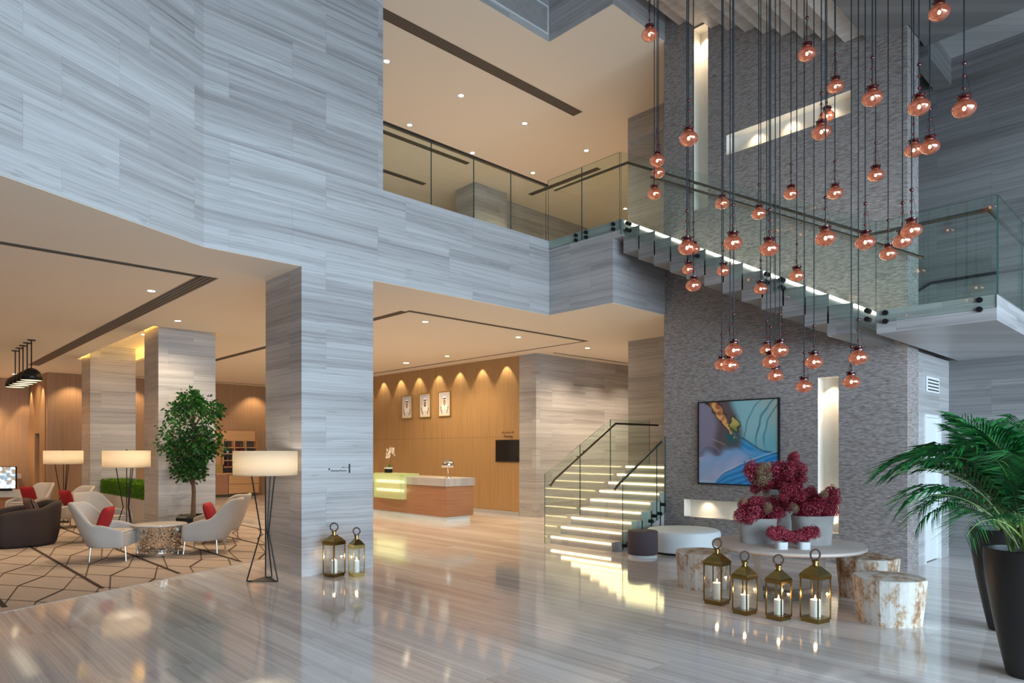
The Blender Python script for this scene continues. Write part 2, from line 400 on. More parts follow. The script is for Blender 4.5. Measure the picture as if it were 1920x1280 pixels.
    def grid(s, fn, nu, nv, mi=0, wrap=False):
        vs = [fn(i / nu, j / nv) for j in range(nv + 1) for i in range(nu + 1)]
        fs = [(j * (nu + 1) + i, j * (nu + 1) + i + 1, (j + 1) * (nu + 1) + i + 1, (j + 1) * (nu + 1) + i) for j in range(nv) for i in range(nu)]
        return s.add(vs, fs, mi)
    def build(s, name, mats, parent=None, smooth=False, mods=()):
        me = bpy.data.meshes.new(name); me.from_pydata(s.v, [], s.f)
        if not isinstance(mats, (list, tuple)): mats = [mats]
        for m in mats: me.materials.append(m)
        me.polygons.foreach_set('material_index', s.m)
        me.validate(); me.update()
        if smooth:
            me.polygons.foreach_set('use_smooth', [True] * len(me.polygons))
            if smooth != 'all': me.set_sharp_from_angle(angle=radians(40))
        o = bpy.data.objects.new(name, me); COL.objects.link(o)
        if parent is not None: o.parent = parent
        for typ, kw in mods:
            md = o.modifiers.new(typ.lower(), typ)
            for k, v in kw.items(): setattr(md, k, v)
        return o
def tag(o, label=None, cat=None, group=None, kind=None):
    if label: o['label'] = label
    if cat: o['category'] = cat
    if group: o['group'] = group
    if kind: o['kind'] = kind
    return o
def thing(name, loc, label, cat, rz=0.0, group=None):
    o = bpy.data.objects.new(name, None); COL.objects.link(o); o.empty_display_size = 0.1
    o.location = loc; o.rotation_euler = (0, 0, rz); return tag(o, label, cat, group)
def struct(name, mb, mats, **kw):
    return tag(mb.build(name, mats, **kw), kind='structure')
def copy_tree(o, parent=None):
    c = o.copy(); COL.objects.link(c)
    if parent is not None: c.parent = parent
    for ch in [x for x in bpy.data.objects if x.parent == o and x != c]: copy_tree(ch, c)
    return c
def kids(o, ext={}):
    return [x for x in bpy.data.objects if x.parent == o]

# ------------------------------------------------------------------ the hall: levels and planes
CL = 3.95      # ceiling of the ground floor
UF = 5.23      # upper floor
UC = 8.68      # ceiling of the upper floor
TOP = 11.2     # atrium ceiling
YM = 8.13      # face of the main wall
XC = 8.60      # corner of the gallery
YC = 6.74
XT = 10.04     # chiselled wall face
YT = 2.96      # its near end
XB = 12.06     # wall behind it

struct('floor', MB().box(-9, 19, -9, 30, -0.3, 0.0), M['floor'])
# angled wall (left) and main wall with its column
ux, uy = -cos(radians(25)), -sin(radians(25))
def angled(d0, d1, th, z0, z1, mb, m=0):
    a = (2.83 + ux * d0, YM + uy * d0); b = (2.83 + ux * d1, YM + uy * d1)
    nx, ny = -sin(radians(25)), cos(radians(25))
    return mb.prism([a, b, (b[0] + nx * th, b[1] + ny * th), (a[0] + nx * th, a[1] + ny * th)], z0, z1, m)
struct('wall_left', angled(0, 9.5, 0.45, CL, TOP, MB()), M['stone'])
w = MB().box(2.83, 5.24, YM, YM + 0.45, CL, TOP)
w.box(5.24, XC, YM, YM + 0.45, CL, UF)
struct('wall_front', w, M['stone'])
struct('column', MB().box(4.03, 5.08, YM, YM + 1.07, 0, CL), M['stone'])
struct('column', MB().box(4.06, 5.12, 14.05, 14.95, 0, CL + 0.28), M['stone'])
struct('column', MB().box(4.06, 5.08, 19.45, 20.35, 0, CL + 0.28), M['stone'])
struct('column', MB().box(11.88, 12.8, 8.0, 8.9, 0, CL), M['stone'])
struct('column', MB().box(11.8, 12.8, 7.95, 8.85, UF, UC), M['stone'])
struct('column', MB().box(11.65, 12.8, 13.7, 14.5, UF, UC), M['stone'])
# gallery band going round the stair
w = MB().box(XC, XC + 0.35, YC, YM + 0.45, CL, UF).box(XC + 0.35, XT, YC, YC + 0.35, CL, UF)
struct('wall_gallery', w, M['stone'])
w = MB().box(5.24, XC, YM, YM + 0.4, UC, TOP).box(XC, XC + 0.35, YC, YM + 0.4, UC, TOP).box(XC + 0.35, XT, YC, YC + 0.35, UC, TOP)
struct('wall_bulkhead', w, M['stone'])
# upper floor slab
struct('floor_upper', MB().box(2.83, 19, YM + 0.45, 25, CL + 0.3, UF - 0.02).box(XC + 0.35, 19, YC + 0.35, YM + 0.45, CL + 0.3, UF - 0.02), M['floor'])
# added unseen slab, put in to shade the upper right of the hall
struct('added_shade_slab', MB().box(3.2, 8.2, -6.8, -0.6, 4.65, 4.95), M['stone_dark'])
# ground-floor ceiling with the long recess over the two columns
cx0, cx1, cy0, cy1 = 3.95, 5.22, 13.95, 20.4
w = MB()
w.prism([(2.83, YM + 0.01), (-6.5, 3.79), (-9, 3.79), (-9, cy0), (13.5, cy0), (13.5, YC + 0.01), (XC + 0.01, YC + 0.01), (XC + 0.01, YM + 0.01)], CL - 0.004, CL + 0.06)
w.box(-9, cx0, cy0, cy1, CL, CL + 0.06).box(cx1, 13.5, cy0, cy1, CL, CL + 0.06).box(-9, 13.5, cy1, 28, CL, CL + 0.06)
w.box(13.5, 17, YC + 0.3, 28, CL, CL + 0.06)
w.box(cx0 - 0.2, cx1 + 0.2, cy0 - 0.2, cy1 + 0.2, CL + 0.28, CL + 0.32)
w.box(cx0 - 0.22, cx0 - 0.2, cy0 - 0.2, cy1 + 0.2, CL + 0.06, CL + 0.28).box(cx1 + 0.2, cx1 + 0.22, cy0 - 0.2, cy1 + 0.2, CL + 0.06, CL + 0.28)
w.box(cx0 - 0.2, cx1 + 0.2, cy0 - 0.22, cy0 - 0.2, CL + 0.06, CL + 0.28).box(cx0 - 0.2, cx1 + 0.2, cy1 + 0.2, cy1 + 0.22, CL + 0.06, CL + 0.28)
struct('ceiling', w, M['paint'])
struct('ceiling_upper', MB().box(2.83, 19, YM + 0.01, 25, UC - 0.004, UC + 0.06).box(XC + 0.01, 19, YC + 0.01, YM + 0.01, UC - 0.004, UC + 0.06), M['paint'])
struct('ceiling_atrium', MB().box(-9, 14, -9, 9, TOP, TOP + 0.1), M['stone_dark'])
# walls of the ground floor
struct('wall_reception', MB().box(11.7, 12.0, 12.05, 24.35, 0, CL), M['wood'])
struct('wall_pilaster', MB().box(11.68, 12.0, 11.47, 12.05, 0, CL), M['stone'])
struct('wall_stair', MB().box(11.72, 17, 11.49, 11.8, 0, CL), M['stone'])
struct('wall_back', MB().box(3.97, 11.7, 24.35, 24.6, 0, CL), M['wood_back'])
w = MB().box(3.95, 4.2, 24.6, 25.5, 0, CL).box(3.95, 4.2, 26.3, 27.3, 0, CL).box(3.95, 4.2, 25.5, 26.3, 2.15, CL)
struct('wall_bar_side', w, M['wood_back'])
struct('wall_bar', MB().box(-9, 4.2, 27.3, 27.5, 0, CL), M['wood_back'])
struct('wall_lounge_left', MB().box(-6.2, -6.0, 4.5, 27.3, 0, CL), M['wood_back'])
struct('wall_far_right', MB().box(17, 17.2, 5, 14, 0, CL), M['stone'])
struct('wall_stair_near', MB().box(12.8, 17, 7.98, 8.2, 0, CL), M['stone'])
struct('wall_upper_right', MB().box(12.36, 19, 7.7, 7.9, CL, TOP).box(XB + 0.02, 12.36, -6, 7.9, 7.56, TOP), M['stone'])
# walls of the upper floor
struct('wall_upper_back', MB().box(12.8, 19, 14.1, 14.4, UF, UC), M['stone'])
struct('wall_upper_far', MB().box(2.83, 19, 24.7, 25, UF, UC).box(18.8, 19, 8, 24.7, UF, UC), M['paint'])
struct('baseboard_reception', MB().box(11.67, 11.7, 12.06, 24.3, 0, 0.09), M['stone'])

# ------------------------------------------------------------------ chiselled wall with its niches
def cut_wall(x, depth, y0, y1, z0, z1, holes, mb, m_face=0, m_in=1):
    """a wall whose face is the plane X=x with recesses cut into it"""
    ys = sorted({y0, y1} | {h[0] for h in holes} | {h[1] for h in holes})
    zs = sorted({z0, z1} | {h[2] for h in holes} | {h[3] for h in holes})
    for a, b in zip(ys, ys[1:]):
        for c, d in zip(zs, zs[1:]):
            if any(h[0] <= a and b <= h[1] and h[2] <= c and d <= h[3] for h in holes): continue
            mb.add([(x, a, c), (x, b, c), (x, b, d), (x, a, d)], [(0, 1, 2, 3)], m_face)
    for a, b, c, d in holes:
        X = x + depth
        mb.add([(x, a, c), (x, b, c), (x, b, d), (x, a, d), (X, a, c), (X, b, c), (X, b, d), (X, a, d)],
               [(0, 1, 5, 4), (1, 2, 6, 5), (2, 3, 7, 6), (3, 0, 4, 7), (4, 5, 6, 7)], m_in)
NV1 = (3.84, 4.13, 0.42, 2.66); NH1 = (4.9, 6.36, 0.50, 0.79); NV2 = (5.91, 6.17, 5.60, 8.63); NH2 = (3.66, 5.58, 6.34, 6.66)
NH1b = (4.13, 4.9, 0.50, 0.79)
w = MB(); cut_wall(XT, 0.2, YT, YC + 0.02, 0, TOP, [NV1, NH1, NV2, NH2], w)
w.box(XT + 0.001, 10.51, YT, YT + 0.001, 0, TOP); w.box(XT + 0.24, 10.51, YT + 0.002, YC + 0.02, 0, TOP)
w.box(XT + 0.001, 10.51, YC + 0.019, YC + 0.02, 0, TOP)
struct('wall_chiselled', w, [M['chiselled'], M['niche']])
def niche_light(i, y, z, p, aim=(0.15, 0, -1), size=1.5):
    spot('niche_spot', (XT + 0.07, y, z), p, size, 0.8, (1, 0.80, 0.56), 0.02, aim)
niche_light(0, 3.985, 2.63, 9); spot('niche_spot', (XT + 0.1, 3.985, 0.45), 4, 1.6, 0.8, (1, 0.84, 0.62), 0.02, (0.1, 0, 1))
niche_light(1, 6.02, 0.765, 1.6, (0.5, 0, -1), 2.0); niche_light(1, 5.35, 0.765, 1.6, (0.5, 0, -1), 2.0)
niche_light(2, 6.04, 8.60, 16)
for yy in (4.05, 4.6, 5.15): niche_light(3, yy, 6.635, 2.2, (0.4, 0, -1), 2.0)

# wall, door and vent at the near end of the chiselled wall
DY = YT + 0.02
w = MB().box(10.51, 10.86, DY, DY + 0.2, 0, 2.97).box(11.62, XB, DY, DY + 0.2, 0, 2.97).box(10.86, 11.62, DY, DY + 0.2, 2.12, 2.97)
struct('wall_service', w, M['stone'])
d = struct('door_1', MB().box(10.9, 11.58, DY + 0.03, DY + 0.07, 0.012, 2.08), M['white'])
MB().box(10.86, 10.9, DY - 0.012, DY + 0.12, 0, 2.12).box(11.58, 11.62, DY - 0.012, DY + 0.12, 0, 2.12).box(10.9, 11.58, DY - 0.012, DY + 0.12, 2.08, 2.12).build('door_frame', M['white'], d)
h = MB().box(10.94, 10.97, DY + 0.018, DY + 0.03, 0.98, 1.10).tube([(10.955, DY + 0.02, 1.06), (10.955, DY - 0.03, 1.06), (11.07, DY - 0.03, 1.06)], 0.009)
h.box(10.945, 10.965, DY + 0.02, DY + 0.03, 0.90, 0.93); h.build('door_handle', M['black'], d)
v = thing('air_vent', (11.2, DY - 0.005, 2.55), 'small slotted white air vent above the white door', 'vent')
b = MB().box(-0.3, 0.3, -0.012, 0.0, -0.11, 0.11).build('frame', M['white'], v)
f = MB()
for k in range(4): f.box(-0.25, 0.25, -0.018, -0.012, -0.085 + k * 0.047, -0.067 + k * 0.047)
f.build('louvre', M['slot'], v)

# right-hand wall and ceiling
struct('wall_right', MB().box(XB, XB + 0.3, -6, 8.0, 0, 7.5), M['stone_dark'])
struct('ceiling_planked', MB().box(10.75, XB + 0.3, -6, 8.0, 7.5, 7.56), M['plank'])
struct('beam', MB().box(11.86, XB, -6, 4.4, 7.16, 7.5), M['stone_dark'])
struct('beam', MB().box(10.75, 11.86, 2.9, 3.12, 7.1, 7.5), M['stone_dark'])

# ------------------------------------------------------------------ stairs
def clamp(mb, p, nrm):
    mb.at((0, 0, 0)); q = Vector(p); n = Vector(nrm)
    mb.tube([q - n * 0.015, q + n * 0.045], 0.028, 10)
def glass_panel(root, pts, nrm, name='glass_panel'):
    return MB().slab(pts, nrm, 0.014, 0, 1).build(name, [M['glass'], M['glass_edge']], root)
# lower flight
r, td, n = 0.147, 0.264, 9
st = thing('staircase', (XC, (YC + YM) / 2, 0), 'lower marble stair with lit nosings rising from the lobby floor', 'staircase')
st.location = (0, 0, 0)
y0, y1 = YC + 0.02, YM - 0.03
for i in range(n):
    x = XC + td * i; z = r * (i + 1)
    s = MB().box(x, x + td + 0.03 if i < n - 1 else 13.2, y0, y1, 0 if i < n - 1 else z - 0.25, z)
    if i == n - 1: s = MB().box(x, 11.88, YC + 0.02, y1, z - 0.25, z).box(11.88, 13.2, 6.9, 7.98, z - 0.25, z)
    step = s.build('step', M['tread'], st)
    MB().box(x - 0.012, x, y0 + 0.02, y1 - 0.02, z - 0.040, z - 0.018).build('light_strip', M['led'], step)
G0 = YM + 0.0
def zl(x): return 1.2 + (x - 8.5) * 0.555
glass_panel(st, [(8.5, G0, 0.005), (9.42, G0, 0.005), (9.42, G0, zl(9.42)), (8.5, G0, zl(8.5))], (0, 1, 0))
glass_panel(st, [(9.43, G0, 0.005), (10.3, G0, 0.005), (10.3, G0, zl(10.3)), (9.43, G0, zl(9.43))], (0, 1, 0))
glass_panel(st, [(10.31, G0, 0.9), (11.57, G0, 0.9), (11.57, G0, 2.21), (10.31, G0, 2.21)], (0, 1, 0))
GR = YC - 0.03
def zr(x): return 1.18 + (x - 8.82) * 0.56
glass_panel(st, [(8.82, GR, 0.03), (9.76, GR, 0.42), (9.76, GR, zr(9.76)), (8.82, GR, zr(8.82))], (0, 1, 0))
glass_panel(st, [(9.77, GR, 0.42), (10.02, GR, 0.55), (10.02, GR, zr(10.02)), (9.77, GR, zr(9.77))], (0, 1, 0))
MB().tube([(8.56, YM - 0.07, 1.0), (8.66, YM - 0.07, 1.1), (10.36, YM - 0.07, 2.12), (11.75, YM - 0.07, 2.12)], 0.021, 10).build('handrail', M['bronze'], st, True)
MB().tube([(8.72, YC + 0.06, 0.98), (8.82, YC + 0.06, 1.06), (10.03, YC + 0.06, 1.76)], 0.021, 10).build('handrail', M['bronze'], st, True)
for q in ((8.6, G0, 1.02), (9.35, G0, 1.5), (9.52, G0, 1.6), (10.24, G0, 2.03)):
    m = MB(); m.tube([(q[0], YM - 0.07, q[2]), (q[0], G0 + 0.02, q[2])], 0.012, 8); m.build('rail_bracket', M['bronze'], st)
for q in ((8.88, 0.08), (9.0, 0.1), (9.6, 0.42), (9.7, 0.5), (9.85, 0.53), (9.95, 0.68)):
    m = MB(); m.tube([(q[0], GR - 0.03, q[1]), (q[0], GR + 0.05, q[1])], 0.03, 10); m.build('glass_clamp', M['black'], st)

def flight(root, z_top, z_bot, ya, yb, xa, xb, n, strip='led_cool', thick=0.37):
    """straight flight running along Y and falling towards -Y"""
    rr = (z_top - z_bot) / n; tt = (ya - yb) / n
    for i in range(1, n):
        z = z_top - rr * i; y = ya - tt * (i - 1)
        step = MB().box(xa, xb, y - tt, y + 0.02, z - thick, z).build('step', M['step_side'], root)
    for i in range(n):
        z = z_top - rr * i; y = ya - tt * i
        p = [c for c in kids(root) if c.name.startswith('step')]
        par = p[i - 1] if i else root
        MB().box(xa + 0.01, xb - 0.02, y - 0.014, y - 0.001, z - 0.05, z - 0.018).build('light_strip', M[strip], par)
su = thing('staircase', (0, 0, 0), 'upper stair along the chiselled wall with lit nosings and glass side', 'staircase')
LZ = 3.24; YL = 2.86; YN = 1.69
flight(su, UF, LZ, 6.56, YL, XC + 0.06, XT - 0.005, 13)
MB().box(XC, XT - 0.005, 6.56, YC - 0.002, UF - 0.27, UF).build('nosing_slab', M['stone'], su)
w = MB().box(XC, XB - 0.005, YN, YL, LZ - 0.27, LZ)
w.build('landing', M['stone'], su)
def zg(y): return 4.28 + (y - YL) * (6.28 - 4.28) / (6.58 - YL)
ysp = [6.58, 5.35, 4.1, YL + 0.01]
for a, b in zip(ysp, ysp[1:]):
    lo = lambda y: (LZ - 0.12) + (y - YL) * (UF - LZ) / (6.56 - YL)
    glass_panel(su, [(XC, b, lo(b) - 0.12), (XC, a, lo(a) - 0.12), (XC, a, zg(a)), (XC, b, zg(b))], (-1, 0, 0))
glass_panel(su, [(XC, YN, LZ - 0.14), (XC, YL, LZ - 0.14), (XC, YL, 4.28), (XC, YN, 4.28)], (-1, 0, 0))
for a, b in ((XC, 9.8), (9.81, 10.95), (10.96, XB - 0.02)):
    glass_panel(su, [(a, YN, LZ), (b, YN, LZ), (b, YN, 4.28), (a, YN, 4.28)], (0, -1, 0))
for yy in (6.45, 5.45, 5.25, 4.2, 4.0, YL + 0.1, YL - 0.1, YN + 0.15):
    zz = (LZ - 0.14) + max(0, yy - YL) * (UF - LZ) / (6.56 - YL)
    m = MB(); m.tube([(XC - 0.035, yy, zz), (XC + 0.065, yy, zz)], 0.03, 10); m.tube([(XC - 0.035, yy, zz + 0.1), (XC + 0.065, yy, zz + 0.1)], 0.03, 10)
    m.build('glass_clamp', M['black'], su)
rl = [(XC + 0.09, 6.52, 6.12)] + [(XC + 0.09, YL + 0.1, 4.17), (XC + 0.09, YN + 0.09, 4.17), (XB - 0.02, YN + 0.09, 4.17)]
MB().tube([(XC + 0.09, YM - 0.05, 6.12)] + rl, 0.022, 10).build('handrail', M['bronze'], su, True)
MB().tube([(9.95, 6.96, 6.37), (9.95, 3.0, 4.24), (9.95, 2.75, 4.1)], 0.022, 10).build('handrail', M['bronze'], su, True)
for yy in (6.2, 4.9, 3.5):
    zz = 6.37 + (yy - 6.96) * 0.538
    m = MB(); m.tube([(9.95, yy, zz - 0.01), (9.95, yy, zz - 0.06), (XT, yy, zz - 0.06)], 0.01, 8); m.build('rail_bracket', M['bronze'], su)
# back flight (behind the chiselled wall) and the flight above
sb = thing('staircase', (0, 0, 0), 'hidden return stair flight behind the chiselled wall', 'staircase')
for i in range(11):
    y = YL + 0.3 + i * 0.3; z = LZ - (i + 1) * 0.16
    MB().box(10.53, XB - 0.01, y, y + 0.32, z - 0.3, z).build('step', M['tread'], sb)
MB().tube([(XB - 0.07, 1.75, 4.2), (XB - 0.07, 3.2, 4.2), (XB - 0.07, 3.6, 4.0), (XB - 0.07, 6.2, 2.6)], 0.022, 8).build('handrail', M['black'], sb)
s3 = thing('staircase', (0, 0, 0), 'topmost stair soffit and landing slab under the atrium ceiling', 'staircase')
rr, tt = 0.163, 0.30
for i in range(12):
    y = 3.45 + i * tt; z = 7.36 + (i) * rr
    if y + tt > 6.73: break
    MB().box(XC + 0.06, XT - 0.005, y, y + tt + 0.01, z, z + 0.34).build('step', M['tread'], s3)
MB().box(XC, XT - 0.005, YN, 3.45, 7.25, 7.52).box(XT - 0.005, 10.75, YN, YT - 0.01, 7.25, 7.52).build('landing', M['stone_dark'], s3)

# gallery balustrade along the main wall and round the corner
gb = thing('balustrade', (0, 0, 0), 'frameless glass balustrade with dark rail along the upper gallery', 'balustrade')
xs = [5.26, 6.12, 6.95, 7.75, XC]
for a, b in zip(xs, xs[1:]):
    glass_panel(gb, [(a + 0.004, YM + 0.06, UF), (b - 0.004, YM + 0.06, UF), (b - 0.004, YM + 0.06, 6.2), (a + 0.004, YM + 0.06, 6.2)], (0, 1, 0))
MB().box(5.25, XC + 0.02, YM + 0.045, YM + 0.09, 6.185, 6.225).build('handrail', M['bronze'], gb)
ys = [YM + 0.02, 7.38, 6.6]
for a, b in zip(ys, ys[1:]):
    glass_panel(gb, [(XC - 0.002, b + 0.004, UF - 0.15), (XC - 0.002, a - 0.004, UF - 0.15), (XC - 0.002, a - 0.004, 6.28), (XC - 0.002, b + 0.004, 6.28)], (-1, 0, 0))
for yy in (7.5, 7.28, 6.72):
    m = MB(); m.tube([(XC - 0.04, yy, UF - 0.05), (XC + 0.01, yy, UF - 0.05)], 0.03, 10); m.tube([(XC - 0.04, yy, UF - 0.13), (XC + 0.01, yy, UF - 0.13)], 0.03, 10)
    m.build('glass_clamp', M['black'], gb)

# ------------------------------------------------------------------ ceiling diffusers and louvres
def diffuser(p0, p1, width, z, slots, label, group=None):
    """strip set in the ceiling plane z from p0 to p1"""
    a = Vector((*p0, 0)); b = Vector((*p1, 0)); L = (b - a).length; ang = atan2(b.y - a.y, b.x - a.x)
    t = thing('slot_diffuser', (a.x, a.y, z), label, 'air diffuser', ang, group)
    MB().box(0, L, -width / 2, width / 2, -0.006, 0.0).build('frame', M['slotfin'], t)
    m = MB(); pitch = width / (slots + 0.4)
    for k in range(slots):
        y = -width / 2 + pitch * (k + 0.7); m.box(0.01, L - 0.01, y - pitch * 0.28, y + pitch * 0.28, -0.009, -0.006)
    m.build('slot', M['slot'], t); return t
diffuser((-4, 9.55), (3.3, 9.55), 0.14, CL, 3, 'long ceiling air slot crossing the lounge ceiling near the angled wall')
diffuser((3.37, 9.48), (3.37, 22.6), 0.26, CL, 4, 'long dark four line ceiling slot running past the black pendants')
diffuser((6.6, 9.5), (11.15, 9.5), 0.12, CL, 2, 'ceiling slot from the reception corner towards the stair')
diffuser((6.6, 9.57), (6.6, 22.5), 0.16, CL, 3, 'ceiling slot between the lounge and the reception hall')
diffuser((11.2, 9.45), (11.2, 23.5), 0.07, CL, 1, 'thin ceiling slot parallel to the oak reception wall')
diffuser((11.95, 11.15), (16.5, 11.15), 0.07, CL, 1, 'thin ceiling slot above the lower stair wall')
diffuser((5.4, 23.7), (11.5, 23.7), 0.05, CL, 1, 'thin ceiling slot along the far back wood wall')
diffuser((4.5, 9.45), (10.88, 9.45), 0.26, UC, 5, 'longest ceiling slot of the upper gallery')
diffuser((6.5, 12.6), (10.8, 12.6), 0.16, UC, 3, 'upper gallery ceiling slot, nearer of the close pair')
diffuser((6.5, 12.95), (10.8, 12.95), 0.16, UC, 3, 'upper gallery ceiling slot, farther of the close pair')
diffuser((7.5, 14.75), (10.8, 14.75), 0.18, UC, 3, 'upper gallery ceiling slot above the leftmost glass panel')
diffuser((13.35, 10.9), (13.35, 13.35), 0.18, UC, 3, 'short upper ceiling slot behind the corner rail')
g = thing('wall_grille', (6.9, YM, 9.05), 'framed rectangular mesh grille on the bulkhead above the gallery', 'grille')
m = MB(); m.box(-1.35, 1.68, -0.012, 0, -0.27, -0.24).box(-1.35, 1.68, -0.012, 0, 0.20, 0.23).box(-1.35, -1.32, -0.012, 0, -0.24, 0.2).box(1.65, 1.68, -0.012, 0, -0.24, 0.2)
m.build('frame', M['white'], g)
m = MB()
for k in range(22): m.box(-1.32, 1.65, -0.008, 0, -0.24 + k * 0.02, -0.24 + k * 0.02 + 0.012)
m.build('louvre', M['concrete'], g)

# ------------------------------------------------------------------ downlights
def downlight(x, y, z, p, label, group, r=0.075, size=2.5, lamp=True):
    t = thing('downlight', (x, y, z), label, 'downlight', 0, group)
    MB().lathe([(r + 0.018, -0.002), (r + 0.018, -0.006), (r, -0.006), (r, -0.002)], 20).build('trim_ring', M['white'], t)
    MB().lathe([(r, -0.003), (r * 0.5, -0.0045), (0.0001, -0.005)], 20, cap=False).build('lens', M['disc'], t)
    if lamp: spot('downlight_lamp', (x, y, z - 0.03), p, size, 0.7)
P0 = 78
for x, y, lab in ((3.06, 10.92, 'lit ceiling downlight nearest the angled left wall, beside the dark slot'),
                  (4.11, 13.1, 'lit ceiling downlight just in front of the column behind the tree'),
                  (7.41, 10.1, 'lit ceiling downlight nearest the corner of the reception slot'),
                  (9.8, 10.14, 'lit ceiling downlight in line with the reception corner, second from the main column'),
                  (11.98, 10.12, 'lit ceiling downlight above the lower stair'),
                  (10.5, 15.17, 'farther of two lit downlights close to the reception wall'),
                  (10.5, 13.4, 'nearer of two lit downlights close to the reception wall')):
    downlight(x, y, CL, P0, lab, 'ground floor downlights')
downlight(4.6, 16.9, CL + 0.28, 85, 'lit downlight in the recess, nearer the far column', 'recess downlights')
downlight(4.6, 15.75, CL + 0.28, 60, 'lit downlight in the recess, nearer the tree column', 'recess downlights')
downlight(3.35, 25.6, CL, 40, 'lit downlight over the bar corner behind the black pendants', 'bar downlights')
downlight(2.3, 25.6, CL, 40, 'leftmost lit downlight behind the black pendants', 'bar downlights')
for (x, y) in ((-1.6, 13), (0.8, 16.5), (0.8, 20.5), (8.2, 13.5), (8.2, 17), (8.2, 20.5), (5.8, 11.8), (14.2, 9.3)):
    spot('downlight_lamp', (x, y, CL - 0.03), 110, 2.5, 0.7)  # added spots without fittings, lifting the warm light of the lobby
ul = ['lit upper gallery downlight at the edge of the main wall', 'second lit downlight from the main wall in the nearer upper row', 'third lit downlight from the main wall in the nearer upper row',
      'rightmost lit downlight in the nearer upper row', 'lit upper downlight just above the glass rail, far row left', 'lit upper downlight on the rail line, far row middle',
      'lit upper downlight near the gallery corner post', 'small far upper downlight beside the top of the stair']
for (x, y), lab in zip(((6.89, 10.57), (8.63, 10.57), (10.36, 10.52), (12.35, 10.47), (8.6, 12.29), (10.49, 12.42), (12.36, 12.25), (16.14, 12.2)), ul):
    downlight(x, y, UC, 62, lab, 'upper gallery downlights')
for (x, y) in ((9, 16.5), (12, 18), (15, 9.5)): spot('downlight_lamp', (x, y, UC - 0.03), 62, 2.5, 0.7)  # more added spots without fittings, brightening the gallery
# wall washers along the reception wall
for k in range(9):
    y = 12.52 + k * 0.93
    t = thing('wall_washer', (11.42, y, CL), 'small wall washer spot over the oak wall, %s from the screen' % ['first', 'second', 'third', 'fourth', 'fifth', 'sixth', 'seventh', 'eighth', 'ninth'][k], 'spotlight', 0, 'wall washers over the reception wall')
    MB().lathe([(0.045, 0), (0.045, -0.012), (0.03, -0.012)], 16).build('trim_ring', M['white'], t)
    MB().lathe([(0.03, -0.008), (0.0001, -0.010)], 14, cap=False).build('lens', M['disc'], t)
    spot('washer_lamp', (11.5, y, CL - 0.04), 15, 1.2, 0.35, (1, 0.86, 0.60), 0.02, (0.22, 0, -1))
for y in (24.9, 26.9): spot('washer_lamp', (3.7, y, CL - 0.1), 60, 1.0, 0.3, (1, 0.79, 0.55), 0.02, (0.15, 0, -1))
for x in (0.5, 2.2): spot('washer_lamp', (x, 26.6, CL - 0.1), 170, 1.8, 0.5, (1, 0.78, 0.52), 0.03, (0, 0.2, -1))
for x in (4.6, 6.2, 8.2, 10.2): spot('washer_lamp', (x, 23.8, CL - 0.05), 45, 1.7, 0.6, (1, 0.78, 0.54), 0.03, (0, 0.2, -1))
for x in (12.6, 13.8, 15.0): spot('washer_lamp', (x, 10.4, CL - 0.05), 60, 1.7, 0.9, (1, 0.80, 0.58), 0.03, (0, 0.3, -1))
# cove strips in the recess
for name, a in (('cove_strip', (cx0 - 0.1, cx0 - 0.06, cy0, cy1)), ('cove_strip', (cx1 + 0.06, cx1 + 0.1, cy0, cy1)), ('cove_strip', (cx0, cx1, cy1 + 0.06, cy1 + 0.1))):
    t = MB().box(a[0], a[1], a[2], a[3], CL + 0.07, CL + 0.09).build(name, emit('cove_led', (1.0, 0.82, 0.42), 9))
    tag(t, 'warm light strip hidden on the ledge of the ceiling recess', 'light strip', 'cove strips')

# ------------------------------------------------------------------ carpet
cp = MB(); E = [(-5.5, 5.33), (0.97, 8.36), (2.99, 9.27), (5.9, 10.58)]
poly = E + [(5.9, 15.0), (5.9, 19), (-5.5, 19)]
cp.add([(x, y, 0.006) for x, y in poly], [tuple(range(len(poly)))], 0)
cp.add([(x, y, z) for i in range(len(E) - 1) for (x, y) in (E[i], E[i + 1]) for z in (0.0, 0.006)], [(4 * i, 4 * i + 2, 4 * i + 3, 4 * i + 1) for i in range(len(E) - 1)], 0)
def edge_y(x): return 8.36 + (x - 0.97) * 0.4495
def strip(a, b, w, m, z=0.0075):
    # clip to the carpet
    pts = []
    a = Vector(a); b = Vector(b)
    for k in range(41):
        p = a.lerp(b, k / 40)
        if p.y > edge_y(p.x) + 0.01 and -5.45 < p.x < 5.88 and p.y < 18.95: pts.append(p)
    if len(pts) < 2: return
    a, b = pts[0], pts[-1]; d = (b - a).normalized(); n = Vector((-d.y, d.x)) * w / 2
    cp.add([(q.x, q.y, z) for q in (a - n, b - n, b + n, a + n)], [(0, 1, 2, 3)], m)
for i in range(-5, 6):
    strip((1.04 + 0.965 * i, 3), (1.04 + 0.965 * i, 19), 0.05, 1, 0.008)
for i in range(-6, 6):
    x0 = 1.04 + 0.965 * i
    for k in range(13):
        y = 2.9 + k * 1.16 + (i % 2) * 0.0
        strip((x0 + 0.28, y + 0.0), (x0 + 0.62, y + 0.54), 0.032, 1)
        strip((x0, y + 0.44), (x0 + 0.28, y), 0.022, 2); strip((x0 + 0.62, y + 0.54), (x0 + 0.965, y), 0.022, 2)
        strip((x0 + 0.28, y + 1.16), (x0 + 0.62, y + 0.54), 0.022, 2)
        strip((x0, y + 0.0), (x0 + 0.28, y + 1.16), 0.018, 2); strip((x0 + 0.62, y + 0.54), (x0 + 0.965, y + 1.16 + 0.44), 0.018, 2)
tag(cp.build('carpet', [M['carpet'], M['carpetline'], M['carpetthin']]), 'beige lounge carpet with dark angular line pattern', 'carpet')

